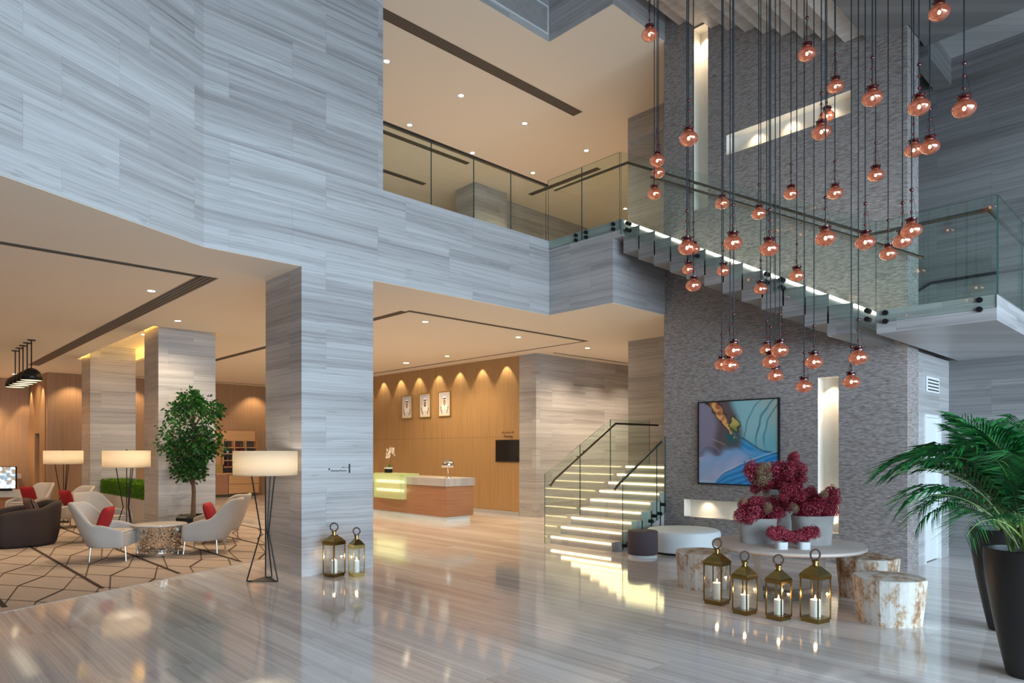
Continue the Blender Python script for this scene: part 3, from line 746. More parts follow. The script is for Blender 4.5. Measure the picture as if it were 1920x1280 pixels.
# ------------------------------------------------------------------ floor lamps
def floor_lamp(loc, rz, label):
    t = thing('floor_lamp', loc, label, 'lamp', rz, 'tripod floor lamps with drum shades')
    sh = MB().lathe([(0.378, 1.30), (0.38, 1.60)], 48, cap=False).build('lamp_shade', M['shade'], t, 'all', mods=(('SOLIDIFY', {'thickness': 0.003}),))
    df = MB().lathe([(0.374, 1.315), (0.0001, 1.315)], 32, cap=False).build('diffuser', M['shade'], sh)
    MB().lathe([(0.012, 1.575), (0.012, 1.60), (0.02, 1.605), (0.0001, 1.625)], 12).build('finial', M['black'], t)
    MB().box(-0.375, 0.375, -0.004, 0.004, 1.57, 1.576).box(-0.004, 0.004, -0.375, 0.375, 1.57, 1.576).build('shade_ring', M['black'], t)
    for k in range(3):
        a = k * 2 * pi / 3 + 0.35
        p = lambda r, z: (r * cos(a), r * sin(a), z)
        MB().tube([p(0.17, 1.34), p(0.055, 0.60), p(0.22, 0.012)], 0.0085, 8).build('leg', M['black'], t)
    MB().tube([(0, 0, 0.03), (0, 0, 1.58)], 0.008, 8).build('pole', M['black'], t)
    b = MB()
    for k in range(3):
        a = k * 2 * pi / 3 + 0.35
        b.tube([(0.22 * cos(a), 0.22 * sin(a), 0.01), (0.05 * cos(a), 0.05 * sin(a), 0.01)], 0.008, 6)
    b.lathe([(0.20, 0.0), (0.20, 0.006), (0.03, 0.045), (0.0001, 0.05)], 3, ph=0.35)
    b.build('base', M['black'], t)
    point('lamp_glow', (loc[0], loc[1], 1.46), 4.6, (1, 0.92, 0.78), 0.10)
    return t
floor_lamp((3.60, 8.22, 0.0), 0.46, 'floor lamp with drum shade standing beside the main column')
floor_lamp((3.38, 13.5, 0.006), 0.55, 'floor lamp in front of the hedge planter, between two columns')
floor_lamp((3.22, 17.9, 0.006), 0.4, 'farthest floor lamp, by the wood wall left of the far column')

# ------------------------------------------------------------------ lanterns and candles
def lantern(loc, rz, s, h, label, ring, ch=0.15, cr=0.035, coff=(0, 0)):
    """s: side of the body, h: height of the glazed body"""
    t = thing('candle_lantern', loc, label, 'lantern', rz, 'brass candle lanterns')
    a = s / 2
    MB().box(-a * 0.92, a * 0.92, -a * 0.92, a * 0.92, 0.0, 0.03, 0).box(-a, a, -a, a, 0.028, 0.045).build('base', M['brass'], t)
    f = MB()
    for sx in (-1, 1):
        for sy in (-1, 1):
            f.box(sx * a - 0.011 if sx > 0 else -a, a if sx > 0 else -a + 0.011, sy * a - 0.011 if sy > 0 else -a, a if sy > 0 else -a + 0.011, 0.045, h)
    f.box(-a, a, -a, -a + 0.008, h - 0.012, h).box(-a, a, a - 0.008, a, h - 0.012, h).box(-a, -a + 0.008, -a, a, h - 0.012, h).box(a - 0.008, a, -a, a, h - 0.012, h)
    f.build('frame', M['brass'], t)
    for k in range(4):
        MB().at(rz=k * pi / 2).slab([(-a + 0.008, -a + 0.004, 0.046), (a - 0.008, -a + 0.004, 0.046), (a - 0.008, -a + 0.004, h - 0.012), (-a + 0.008, -a + 0.004, h - 0.012)], (0, 1, 0), 0.002).build('glass_pane', M['pane'], t)
    q = a * sqrt(2)
    MB().lathe([(q * 1.02, h - 0.015), (q * 1.04, h + 0.015), (q * 0.98, h + 0.032), (q * 0.66, h + 0.068), (q * 0.40, h + 0.092), (q * 0.34, h + 0.097), (q * 0.34, h + 0.106)], 4, ph=pi / 4).build('roof', M['brass'], t)
    MB().lathe([(0.026, h + 0.10), (0.024, h + 0.135), (0.034, h + 0.14), (0.034, h + 0.15), (0.012, h + 0.162), (0.0001, h + 0.164)], 16).build('neck', M['brass'], t, True)
    R = 0.048 * (s / 0.19) ** 0.5; zc = h + 0.158 + R
    pts = [(R * sin(x), 0, zc - R * cos(x)) for x in [0.35 + i * (2 * pi - 0.7) / 22 for i in range(23)]]
    MB().at(rz=ring).tube(pts, 0.0085, 8).build('handle', M['leather'], t, True)
    c = Vector(loc) + Vector((coff[0], coff[1], 0.0462))
    cd = tag(MB().lathe([(cr, 0), (cr, ch - 0.004), (cr - 0.004, ch), (cr * 0.4, ch - 0.004), (0.0001, ch - 0.004)], 20).build('pillar_candle', M['wax'], None, True),
             'white lit pillar candle inside the ' + label.replace(' brass lantern', ' lantern', 1), 'candle', 'pillar candles in the lanterns')
    cd.location = c
    MB().lathe([(0.0001, ch - 0.002), (0.007, ch + 0.012), (0.0055, ch + 0.024), (0.0001, ch + 0.045)], 10, cap=False).build('flame', M['flame'], cd, True)
    point('candle_light', (c.x, c.y, c.z + ch + 0.03), 0.8, (1, 0.62, 0.32), 0.012)
    return t
YR = YAW - pi / 2   # facing the photographer
lantern((6.50, 3.72, 0), YR + 0.80, 0.205, 0.42, 'tall brass lantern under the left edge of the round table', -0.6, 0.17, 0.046)
lantern((6.29, 3.30, 0), YR + 0.62, 0.172, 0.36, 'short brass lantern, second from the left before the table', -0.5, 0.14, 0.042)
lantern((6.32, 2.97, 0), YR + 0.62, 0.172, 0.36, 'short brass lantern, third from the left before the table', -0.75, 0.14, 0.042)
lantern((6.48, 2.69, 0), YR + 0.55, 0.195, 0.42, 'tall brass lantern nearest the front white stump', -0.4, 0.16, 0.048)
lantern((4.36, 7.90, 0), YR + 0.42 + 0.6, 0.20, 0.42, 'taller brass lantern standing against the main column', -1.0, 0.16, 0.042)
lantern((4.58, 7.72, 0), YR + 0.1 + 0.6, 0.155, 0.37, 'shorter brass lantern at the corner of the main column', -0.7, 0.15, 0.036)

# ------------------------------------------------------------------ round table with flowers
TC = onfloor(1476, 7.42); TZ = 0.60
t = thing('round_table', TC, 'round limed wood table carrying the potted pink flowers', 'table', YR)
MB().lathe([(0.76, TZ - 0.045), (0.78, TZ - 0.03), (0.78, TZ - 0.008), (0.77, TZ)], 64).build('tabletop', M['wood_table'], t, True)
for k in range(4):
    a = k * pi / 2 + 0.45
    MB().at(rz=a).tube([(0.46, 0, TZ - 0.045), (0.38, 0, 0.0)], [0.046, 0.038], 4).build('leg', M['wood_leg'], t)
MB().at(rz=0.45).box(-0.36, 0.36, -0.03, 0.03, 0.03, 0.075).box(-0.03, 0.03, -0.36, 0.36, 0.03, 0.075).build('base_cross', M['wood_leg'], t)

random.seed(5)
def bloom_mesh(r, name, mat, n=230, squash=0.9):
    m = MB()
    for i in range(n):
        u = (i + 0.5) / n; th = i * 2.39996; zz = 1 - 2 * u
        d = Vector((sqrt(1 - zz * zz) * cos(th), sqrt(1 - zz * zz) * sin(th), zz))
        lump = 1 + 0.45 * noise.noise(d * 2.7 + Vector((r * 50, 0, 0)))
        c = d * r * lump * random.uniform(0.80, 1.12); c.z *= squash
        a = d.cross(Vector((0.3, 0.2, 1))).normalized(); b = d.cross(a); ang = random.random() * pi
        u1 = a * cos(ang) + b * sin(ang); v1 = d.cross(u1); s = r * random.uniform(0.16, 0.27)
        tip = d * s * 0.5
        m.add([tuple(c), tuple(c + u1 * s + tip), tuple(c + (u1 + v1) * s * 0.7 + tip * 0.2), tuple(c + v1 * s + tip)], [(0, 1, 2, 3)])
        m.add([tuple(c), tuple(c - u1 * s + tip), tuple(c - (u1 + v1) * s * 0.7 + tip * 0.2), tuple(c - v1 * s + tip)], [(0, 1, 2, 3)])
    m.ball((0, 0, 0), r * 0.68, 10, 6)
    return m.build(name, mat)
BL = [bloom_mesh(0.07, 'flower_head', M['bloom']), bloom_mesh(0.07, 'flower_head', M['bloom'], 210, 1.1), bloom_mesh(0.05, 'dried_flower_head', M['drybloom'], 150, 1.5)]
def put_bloom(root, p, r, kind=None):
    k = kind if kind is not None else random.choice((0, 1)); src = BL[k]
    o = src.copy(); COL.objects.link(o); o.parent = root
    o.location = Vector(p) - root.location if root.rotation_euler.z == 0 else root.matrix_basis.inverted() @ Vector(p)
    s = 1.22 * r / (0.07 if k < 2 else 0.05); o.scale = (s, s, s); o.rotation_euler = (random.random() * 6, random.random() * 6, random.random() * 6)
def planter(px, py_bot, d, w, dep, h, z, label, rz=0.0, cat='potted flowers', name='flower_planter', mat='concrete', taper=0.86):
    p = onfloor(px, d); t = thing(name, (p.x, p.y, z), label, cat, 0)
    m = MB().at(rz=YR + rz); seg = 36
    def se(r0, k):  # rounded oblong outline
        return [(abs(cos(a)) ** 0.6 * (1 if cos(a) > 0 else -1) * w / 2 * k, abs(sin(a)) ** 0.6 * (1 if sin(a) > 0 else -1) * dep / 2 * k) for a in [2 * pi * i / seg for i in range(seg)]]
    rings = [(taper, 0), (taper + 0.02, 0.01), (1.0, h - 0.008), (0.985, h), (0.90, h), (0.88, h - 0.04)]
    vs = [(x, y, zz) for k, zz in rings for x, y in se(0, k)]
    fs = [(i * seg + j, i * seg + (j + 1) % seg, (i + 1) * seg + (j + 1) % seg, (i + 1) * seg + j) for i in range(len(rings) - 1) for j in range(seg)]
    fs += [tuple(reversed(range(seg))), tuple(range(5 * seg, 6 * seg))]
    m.add(vs, fs); m.build('pot', M[mat], t, True); return t
pl = planter(1420, 1018, 7.45, 0.40, 0.26, 0.27, TZ, 'low grey concrete planter of pink flowers at the left on the table', -0.12)
for px, py, r in ((1388, 966, .055), (1398, 948, .065), (1412, 960, .07), (1424, 944, .065), (1438, 958, .072), (1450, 942, .06), (1460, 958, .06), (1404, 972, .05), (1430, 970, .055), (1448, 972, .055), (1466, 946, .045), (1415, 941, .05)):
    put_bloom(pl, at(px, py, 7.45 + random.uniform(-.12, .12)), r * 1.0)
for px, py, r in ((1440, 951, .035), (1394, 938, .025)): put_bloom(pl, at(px, py, 7.28), r, 2)
pm = planter(1457, 0, 7.92, 0.32, 0.26, 0.56, TZ, 'tallest grey concrete planter of pink flowers at the back of the table', 0.1)
for px, py, r in ((1411, 882, .075), (1418, 896, .06), (1416, 916, .045), (1448, 884, .075), (1462, 878, .065), (1455, 903, .08), (1474, 888, .06), (1484, 903, .07), (1440, 911, .06), (1487, 862, .05), (1482, 875, .05), (1490, 855, .04), (1500, 880, .06), (1503, 898, .045), (1494, 914, .05), (1430, 876, .04), (1466, 915, .06), (1476, 920, .05)):
    put_bloom(pm, at(px, py, 7.9 + random.uniform(-.12, .12)), r * 1.05)
for px, py, r in ((1434, 874, .04), (1428, 899, .055), (1425, 884, .04), (1442, 890, .03)): put_bloom(pm, at(px, py, 7.75), r, 2)
# supporting stems
m = MB()
for px, py in ((1412, 890), (1487, 865), (1448, 890), (1500, 885)):
    a = Vector((0, 0, 0.5)); b = at(px, py, 7.9) - pm.location; m.tube([tuple(a), tuple((a + b) / 2 + Vector((0, 0, 0.03))), tuple(b)], 0.004, 5)
m.build('stem', M['palmstem'], pm)
pr_ = planter(1523, 1020, 7.32, 0.42, 0.28, 0.31, TZ, 'whitish concrete planter of pink flowers at the right on the table', 0.12)
for px, py, r in ((1476, 920, .05), (1488, 918, .06), (1496, 928, .07), (1484, 945, .06), (1505, 945, .07), (1520, 935, .065), (1512, 955, .06), (1530, 950, .07), (1540, 938, .06), (1533, 962, .05), (1560, 925, .06), (1563, 938, .055), (1555, 950, .055), (1562, 958, .045), (1550, 962, .045), (1500, 962, .05), (1520, 922, .05), (1470, 930, .04)):
    put_bloom(pr_, at(px, py, 7.32 + random.uniform(-.12, .12)), r * 1.0)
for px, py, r in ((1545, 926, .03), (1490, 952, .03)): put_bloom(pr_, at(px, py, 7.15), r, 2)
pc1 = planter(1465, 0, 6.96, 0.115, 0.115, 0.075, TZ, 'small white pot of pink flowers at the front of the table, left', 0, name='small_flower_pot', mat='white', taper=0.95)
pc2 = planter(1507, 0, 6.96, 0.115, 0.115, 0.075, TZ, 'small white pot of pink flowers at the front of the table, right', 0, name='small_flower_pot', mat='white', taper=0.95)
for px, py, r in ((1447, 997, .045), (1456, 1003, .045), (1468, 1001, .05), (1478, 1005, .045), (1462, 993, .035)): put_bloom(pc1, at(px, py, 6.96), r)
for px, py, r in ((1489, 1006, .045), (1500, 1003, .045), (1513, 999, .05), (1524, 998, .05), (1508, 1006, .04), (1528, 994, .035)): put_bloom(pc2, at(px, py, 6.96), r)
for b_ in BL: bpy.data.objects.remove(b_)

# ------------------------------------------------------------------ stump stools and ottomans
def stump(px, d, R, h, seed, label, tp=0.84, mat='stump'):
    p = onfloor(px, d); rnd = random.Random(seed); n = rnd.choice((11, 12, 13))
    k = [rnd.uniform(0.93, 1.05) for _ in range(n)]; ph = rnd.random()
    m = MB(); prof = [(tp, 0.0), (tp, 0.006), (tp + (1 - tp) * 0.5, h * 0.5), (0.985, h - 0.015), (0.955, h), (0.5, h + 0.003)]
    vs = []; fs = []; s2 = n * 2
    for r, z in prof:
        for j in range(s2):
            a = 2 * pi * j / s2 + ph; kk = k[j // 2] if j % 2 == 0 else (k[j // 2] + k[(j // 2 + 1) % n]) / 2 * 0.985
            vs.append((R * r * kk * cos(a), R * r * kk * sin(a), z))
    for i in range(len(prof) - 1):
        for j in range(s2): fs.append((i * s2 + j, i * s2 + (j + 1) % s2, (i + 1) * s2 + (j + 1) % s2, (i + 1) * s2 + j))
    fs += [tuple(reversed(range(s2))), tuple(range((len(prof) - 1) * s2, len(prof) * s2))]
    m.add(vs, fs); o = m.build('stump_stool', M[mat]); o.location = p
    return tag(o, label, 'stool', 'whitewashed tree stump stools')
stump(1318, 8.05, 0.325, 0.42, 3, 'whitewashed stump stool at the left side of the round table', 0.88)
stump(1624, 7.52, 0.325, 0.44, 9, 'browner whitewashed stump stool behind the right edge of the table', 0.86, 'stump2')
stump(1668, 6.42, 0.325, 0.42, 7, 'front whitewashed stump stool, nearest the black planters', 0.86)
p = onfloor(1205, 10.33)
t = thing('drum_ottoman', p, 'small dark velvet drum ottoman at the foot of the stairs', 'ottoman')
MB().lathe([(0.222, 0.045), (0.226, 0.06), (0.226, 0.375), (0.218, 0.395), (0.19, 0.40)], 40).build('seat', M['drum'], t, True)
MB().lathe([(0.215, 0.0), (0.215, 0.04), (0.2, 0.045)], 40).build('base', M['white'], t)
p = onfloor(1281, 10.86)
t = thing('round_ottoman', p, 'large round white ottoman against the chiselled wall', 'ottoman')
MB().lathe([(0.56, 0.035), (0.575, 0.05), (0.575, 0.31), (0.56, 0.345), (0.53, 0.36), (0.3, 0.365)], 56).build('seat', M['whiteleather'], t, True)
MB().lathe([(0.52, 0.0), (0.52, 0.036)], 40).build('base', M['black'], t)

# ------------------------------------------------------------------ palms in tall black pots
def frond(length, lean, droop, seed):
    rnd = random.Random(seed); m = MB(); pts = []; x = z = 0.0; a = radians(90 - lean); N = 22
    for i in range(N + 1):
        pts.append(Vector((x, 0, z))); s = length / N
        x += s * cos(a); z += s * sin(a); a -= radians(droop) / N * (0.3 + 1.6 * i / N)
    m.tube([tuple(p) for p in pts], [0.009 * (1 - i / N * 0.8) for i in range(N + 1)], 5, 1)
    for i in range(6, N + 1):
        for sub in (0, 0.5):
            if i == N and sub: continue
            p = pts[i] if not sub else (pts[i] + pts[min(i + 1, N)]) / 2
            t = (pts[min(i + 1, N)] - pts[i - 1]).normalized(); f = (i + sub - 6) / (N - 6)
            L = length * 0.30 * (0.55 + 0.9 * sin(pi * (0.12 + 0.8 * f)) ** 1.0) * rnd.uniform(0.85, 1.1)
            for sgn in (-1, 1):
                up = Vector((0, 1, 0)).cross(t) * -1
                d = (t * (0.62 + 0.4 * f) + Vector((0, sgn, 0)) * 0.95 + up * 0.35).normalized()
                q1 = p + d * L * 0.5; q2 = p + d * L + Vector((0, 0, -L * rnd.uniform(0.22, 0.42)))
                wv = t * L * 0.026 + Vector((0, 0, 0.003))
                m.add([tuple(p), tuple(q1 - wv), tuple(q2), tuple(q1 + wv)], [(0, 1, 2, 3)], 0)
    return m.build('frond', [M['palm'], M['palmstem']])
FR = [frond(1.05, 12, 75, 1), frond(1.2, 22, 95, 2), frond(0.95, 34, 100, 3), frond(1.1, 6, 55, 4), frond(0.8, 45, 90, 5)]
def palm(px, d, label, seed, angs, hz=0.80, sc=1.0):
    p = onfloor(px, d); t = thing('potted_palm', p, label, 'potted plant', 0, 'palms in tall black pots')
    prof = [(0.115, 0.0), (0.125, 0.01), (0.165, 0.2), (0.212, 0.45), (0.248, 0.68), (0.262, 0.84), (0.262, 0.90), (0.255, 0.905), (0.240, 0.90), (0.235, 0.84)]
    MB().lathe(prof, 48).build('pot', M['pot'], t, True)
    MB().lathe([(0.238, 0.855), (0.15, 0.868), (0.0001, 0.872)], 24, cap=False).build('soil', M['soil'], t)
    rnd = random.Random(seed)
    for k in range(9):
        a = rnd.random() * 6.28; r = rnd.random() * 0.10; h = rnd.uniform(0.25, 0.5)
        MB().tube([(r * cos(a), r * sin(a), 0.86), (r * 1.8 * cos(a), r * 1.8 * sin(a), 0.86 + h)], [0.012, 0.008], 6).build('cane', M['palmstem'], t)
    for (a, k, s, tl) in angs:
        o = FR[k].copy(); COL.objects.link(o); o.parent = t
        rr = rnd.uniform(0.0, 0.09); o.location = (rr * cos(a), rr * sin(a), hz + 0.06 + rnd.uniform(0, 0.1))
        o.rotation_euler = (0, tl, a); o.scale = (s * sc,) * 3
    return t
rp = random.Random(11)
LFT = YAW + pi / 2   # direction to the left of the picture
def angs(n, seed, bias):
    r = random.Random(seed); out = []
    for i in range(n):
        a = i * 2.4 + r.uniform(-.25, .25); out.append((a, r.choice((0, 1, 2, 3, 3, 4)), r.uniform(0.8, 1.08), r.uniform(-.1, .15)))
    return out + bias
palm(1884, 6.1, 'feathery palm in the farther tall black pot', 21, angs(24, 3, [(LFT + .1, 2, 1.0, .1), (LFT - .3, 1, .95, .05), (LFT + .5, 4, 1.05, .15), (LFT, 4, 1.1, .25)]), 0.82, 0.9)
palm(1926, 4.85, 'feathery palm in the nearest tall black pot, cut by the frame', 22, angs(24, 8, [(LFT + .05, 1, .95, -.15), (LFT - .25, 2, 1.0, .0), (LFT + .4, 4, 1.0, .1)]), 0.82, 0.9)
for f_ in FR: bpy.data.objects.remove(f_)

# ------------------------------------------------------------------ paintings and prints (flat pictures, colour per small square)
def picture(name, w, h, nx, ny, fn, mat, parent, depth=0.004):
    """flat picture in the local X-Z plane, facing -Y"""
    vs = [(-w / 2 + w * i / nx, 0, -h / 2 + h * j / ny) for j in range(ny + 1) for i in range(nx + 1)]
    fs = [(j * (nx + 1) + i, j * (nx + 1) + i + 1, (j + 1) * (nx + 1) + i + 1, (j + 1) * (nx + 1) + i) for j in range(ny) for i in range(nx)]
    me = bpy.data.meshes.new(name); me.from_pydata(vs, [], fs); me.materials.append(mat)
    ca = me.color_attributes.new('picture', 'FLOAT_COLOR', 'POINT')
    buf = []
    for j in range(ny + 1):
        for i in range(nx + 1):
            c = lin(tuple(min(1, max(0, q)) for q in fn(i / nx, 1 - j / ny))); buf += [c[0], c[1], c[2], 1.0]
    ca.data.foreach_set('color', buf)
    o = bpy.data.objects.new(name, me); COL.objects.link(o); o.parent = parent; return o
def mixc(a, b, k): k = min(1, max(0, k)); return tuple(p + (q - p) * k for p, q in zip(a, b))
def sstep(a, b, x): x = min(1, max(0, (x - a) / (b - a))); return x * x * (3 - 2 * x)
def abstract(u, v):
    n1 = noise.noise(Vector((u * 3, v * 3, 1.3))); n2 = noise.noise(Vector((u * 7, v * 7, 5.1))); n3 = noise.noise(Vector((u * 18, v * 18, 9.0)))
    uu = u + 0.05 * n1 + 0.015 * n2; vv = v + 0.05 * n1 + 0.015 * n2
    # upper right: turquoise washes with thin ridged arcs
    c = mixc((0.56, 0.72, 0.74), (0.42, 0.66, 0.71), 0.5 + 1.1 * n1)
    c = mixc(c, (0.62, 0.66, 0.62), sstep(0.75, 1.1, uu - vv * 0.6 + 0.15))
    r = sqrt((uu - 1.25) ** 2 + (vv - 0.42) ** 2)
    for rad, s in ((0.42, 0.010), (0.52, 0.012), (0.66, 0.006)): c = mixc(c, (0.15, 0.42, 0.48), 0.75 * exp(-((r - rad) / s) ** 2) * sstep(0.7, 0.35, vv) )
    # lower right: blue striated sweep
    bl = vv - (0.62 + 0.14 * sin((uu - 0.5) * 3.2))
    line = 0.45 + 0.26 * (uu - 0.4) + 0.05 * sin(uu * 9)
    k = sstep(-0.02, 0.05, vv - line) * sstep(0.36, 0.46, uu)
    st = 0.5 + 0.5 * sin((vv - uu * 0.35 + 0.06 * n2) * 75)
    blue = mixc((0.13, 0.50, 0.74), (0.30, 0.66, 0.84), st * 0.55 + n1)
    c = mixc(c, blue, k)
    dk = exp(-((vv - line) / 0.012) ** 2) * sstep(0.42, 0.5, uu); c = mixc(c, (0.08, 0.30, 0.46), dk * 0.8)
    k = sstep(0.10, 0.0, (uu - 0.2) * 0.9 + (0.9 - vv) * 1.1 - 0.28 + 0.05 * n2)
    # lower left: pale lilac cloud
    k2 = sstep(0.52, 0.64, vv + 0.10 * n1 - 0.02) * sstep(0.92, 0.52, uu + (vv - 0.6) * 0.7 + 0.04 * n2)
    c = mixc(c, mixc((0.66, 0.68, 0.80), (0.50, 0.64, 0.80), 0.4 + n1 * 2 + 0.5 * sin(uu * 14 + vv * 20) * n2), k2)
    # upper left: mauve-brown smoke
    k3 = sstep(0.64, 0.56, vv + 0.06 * n2) * sstep(0.50, 0.40, uu - 0.14 * sin(vv * 3.0) + 0.03)
    mau = mixc((0.53, 0.50, 0.58), (0.37, 0.32, 0.33), sstep(0.12, 0.32, uu + 0.1 * n1))
    c = mixc(c, mau, k3)
    c = mixc(c, (0.06, 0.40, 0.42), 0.9 * exp(-((uu - 0.46) / 0.06) ** 2 - ((vv - 0.45) / 0.09) ** 2))
    # ridged pale fold and dark crease
    f = vv - (0.43 + 0.55 * (uu - 0.15)); c = mixc(c, (0.72, 0.64, 0.58), 0.7 * exp(-(f / 0.007) ** 2) * (1 if 0.17 < uu < 0.38 else 0))
    r2 = sqrt((uu - 0.13) ** 2 + (vv - 0.70) ** 2); c = mixc(c, (0.70, 0.62, 0.66), 0.7 * exp(-((r2 - 0.17) / 0.008) ** 2) * (1 if vv < 0.62 else 0))
    c = mixc(c, (0.35, 0.32, 0.42), 0.5 * exp(-((r2 - 0.13) / 0.05) ** 2) * (1 if vv < 0.66 else 0))
    # copper vein from the top left to the middle, with a ragged dark outline and an ochre lobe
    x0 = 0.16 + 0.66 * vv; rag = 0.022 * n2 + 0.028 * n3
    w1 = 0.075 * sstep(0.50, 0.05, vv) + rag; dv = u + 0.03 * n1 - x0
    lobe = 0.062 + rag * 0.9 - sqrt(((u - 0.475 - 0.2 * (v - 0.27)) * 1.0) ** 2 + ((v - 0.275) * 0.72) ** 2)
    vein = w1 - abs(dv - 0.02)
    if vv < 0.46:
        g = 1.0 if vein > 0 else 0.0
        col = mixc((0.62, 0.36, 0.20), (0.90, 0.66, 0.42), 0.5 + 2.2 * n3 + n2)
        if dv > 0.045: col = mixc(col, (0.62, 0.30, 0.20), 0.5)
        c = mixc(c, col, g)
        c = mixc(c, (0.12, 0.10, 0.11), exp(-(vein / 0.007) ** 2) * sstep(0.46, 0.36, vv))
        c = mixc(c, (0.74, 0.60, 0.46), 0.8 * exp(-((dv - 0.05) / 0.004) ** 2))
    if lobe > 0: c = mixc(c, mixc((0.78, 0.68, 0.38), (0.55, 0.56, 0.26), sstep(0.26, 0.33, v)), 1)
    c = mixc(c, (0.10, 0.15, 0.13), exp(-(lobe / 0.007) ** 2) * 0.9)
    L2 = 1.0 - 0.44 * max(0.0, u - 0.22 + 0.02 * n2) ** 0.6
    if v > L2 - 0.05:
        st2 = 0.5 + 0.5 * sin((v - L2) * 90 + 3 * n1)
        c = mixc(c, mixc((0.10, 0.46, 0.74), (0.34, 0.70, 0.88), st2 * 0.6), sstep(-0.01, 0.02, v - L2) * 0.9)
        c = mixc(c, (0.10, 0.30, 0.48), 0.7 * exp(-((v - L2) / 0.006) ** 2)); c = mixc(c, (0.72, 0.80, 0.88), 0.6 * exp(-((v - L2 + 0.022) / 0.010) ** 2))
    return c
py0, py1, pz0, pz1 = 4.69, 6.07, 1.055, 2.405
t = thing('painting', (XT - 0.004, (py0 + py1) / 2, (pz0 + pz1) / 2), 'square abstract painting in blue, turquoise and copper on the chiselled wall', 'painting', -pi / 2)
# local +X runs along world -Y (to the right in the photograph), face looks to -X
pw, ph_ = py1 - py0, pz1 - pz0
f = MB(); e = 0.018
f.box(-pw / 2, pw / 2, -0.045, 0, -ph_ / 2, -ph_ / 2 + e).box(-pw / 2, pw / 2, -0.045, 0, ph_ / 2 - e, ph_ / 2)
f.box(-pw / 2, -pw / 2 + e, -0.045, 0, -ph_ / 2 + e, ph_ / 2 - e).box(pw / 2 - e, pw / 2, -0.045, 0, -ph_ / 2 + e, ph_ / 2 - e)
f.box(-pw / 2 + e, pw / 2 - e, -0.03, 0, -ph_ / 2 + e, ph_ / 2 - e)
f.build('frame', M['black'], t)
c = picture('canvas', pw - 2 * e, ph_ - 2 * e, 230, 230, abstract, M['print'], t); c.location = (0, -0.035, 0)

def portrait(kind):
    skin = ((0.74, 0.56, 0.46), (0.68, 0.52, 0.43), (0.72, 0.53, 0.38))[kind]
    def fn(u, v):
        x = u - 0.5; c = mixc((0.72, 0.70, 0.76), (0.80, 0.76, 0.75), v)
        if u < 0.07 or u > 0.93 or v < 0.05 or v > 0.94: return (0.84, 0.78, 0.68)
        if v > 0.58 and abs(x) < 0.22 + 0.55 * (v - 0.58): c = (0.86, 0.83, 0.80)
        if v > 0.60 and abs(abs(x) - (0.33 - 0.42 * (v - 0.62))) < 0.032 and v < 0.90: c = (0.26, 0.20, 0.22)
        hw = 0.17 + 0.28 * max(0.0, v - 0.30)
        if 0.17 < v < 0.72 and abs(x) < hw * min(1.0, ((v - 0.17) / 0.06) ** 0.5): c = (0.92, 0.90, 0.88)
        if abs(x) < 0.155 and 0.245 < v < 0.285: c = (0.10, 0.09, 0.10)
        if (x / 0.125) ** 2 + ((v - 0.42) / 0.135) ** 2 < 1 and v > 0.315:
            c = skin
            if v > 0.455 and kind == 1 and (abs(x) > 0.06 or v > 0.49): c = (0.22, 0.16, 0.14)
            if v > 0.49 and kind != 1: c = mixc(skin, (0.40, 0.28, 0.22), 0.45)
            if abs(v - 0.375) < 0.010 and 0.02 < abs(x) < 0.085: c = (0.28, 0.2, 0.18)
        return c
    return fn
for k, (ya, yb, lb) in enumerate(((17.11, 16.19 + 0.36, 'left framed portrait of a man in a white headdress on the oak wall'), (16.19, 15.67, 'middle framed portrait of a man in a white headdress on the oak wall'), (15.30, 14.75, 'right framed portrait of a man in a white headdress on the oak wall'))):
    t = thing('portrait', (11.7 - 0.003, (ya + yb) / 2, 2.90), lb, 'framed picture', -pi / 2, 'portraits over the reception desk')
    pw, ph_ = 0.54, 0.70; e = 0.022; f = MB()
    f.box(-pw / 2, pw / 2, -0.035, 0, -ph_ / 2, -ph_ / 2 + e).box(-pw / 2, pw / 2, -0.035, 0, ph_ / 2 - e, ph_ / 2)
    f.box(-pw / 2, -pw / 2 + e, -0.035, 0, -ph_ / 2 + e, ph_ / 2 - e).box(pw / 2 - e, pw / 2, -0.035, 0, -ph_ / 2 + e, ph_ / 2 - e)
    f.box(-pw / 2 + e, pw / 2 - e, -0.02, 0, -ph_ / 2 + e, ph_ / 2 - e)
    f.build('frame', M['goldframe'], t)
    c = picture('print', pw - 2 * e, ph_ - 2 * e, 44, 60, portrait(k), M['print'], t); c.location = (0, -0.024, 0)

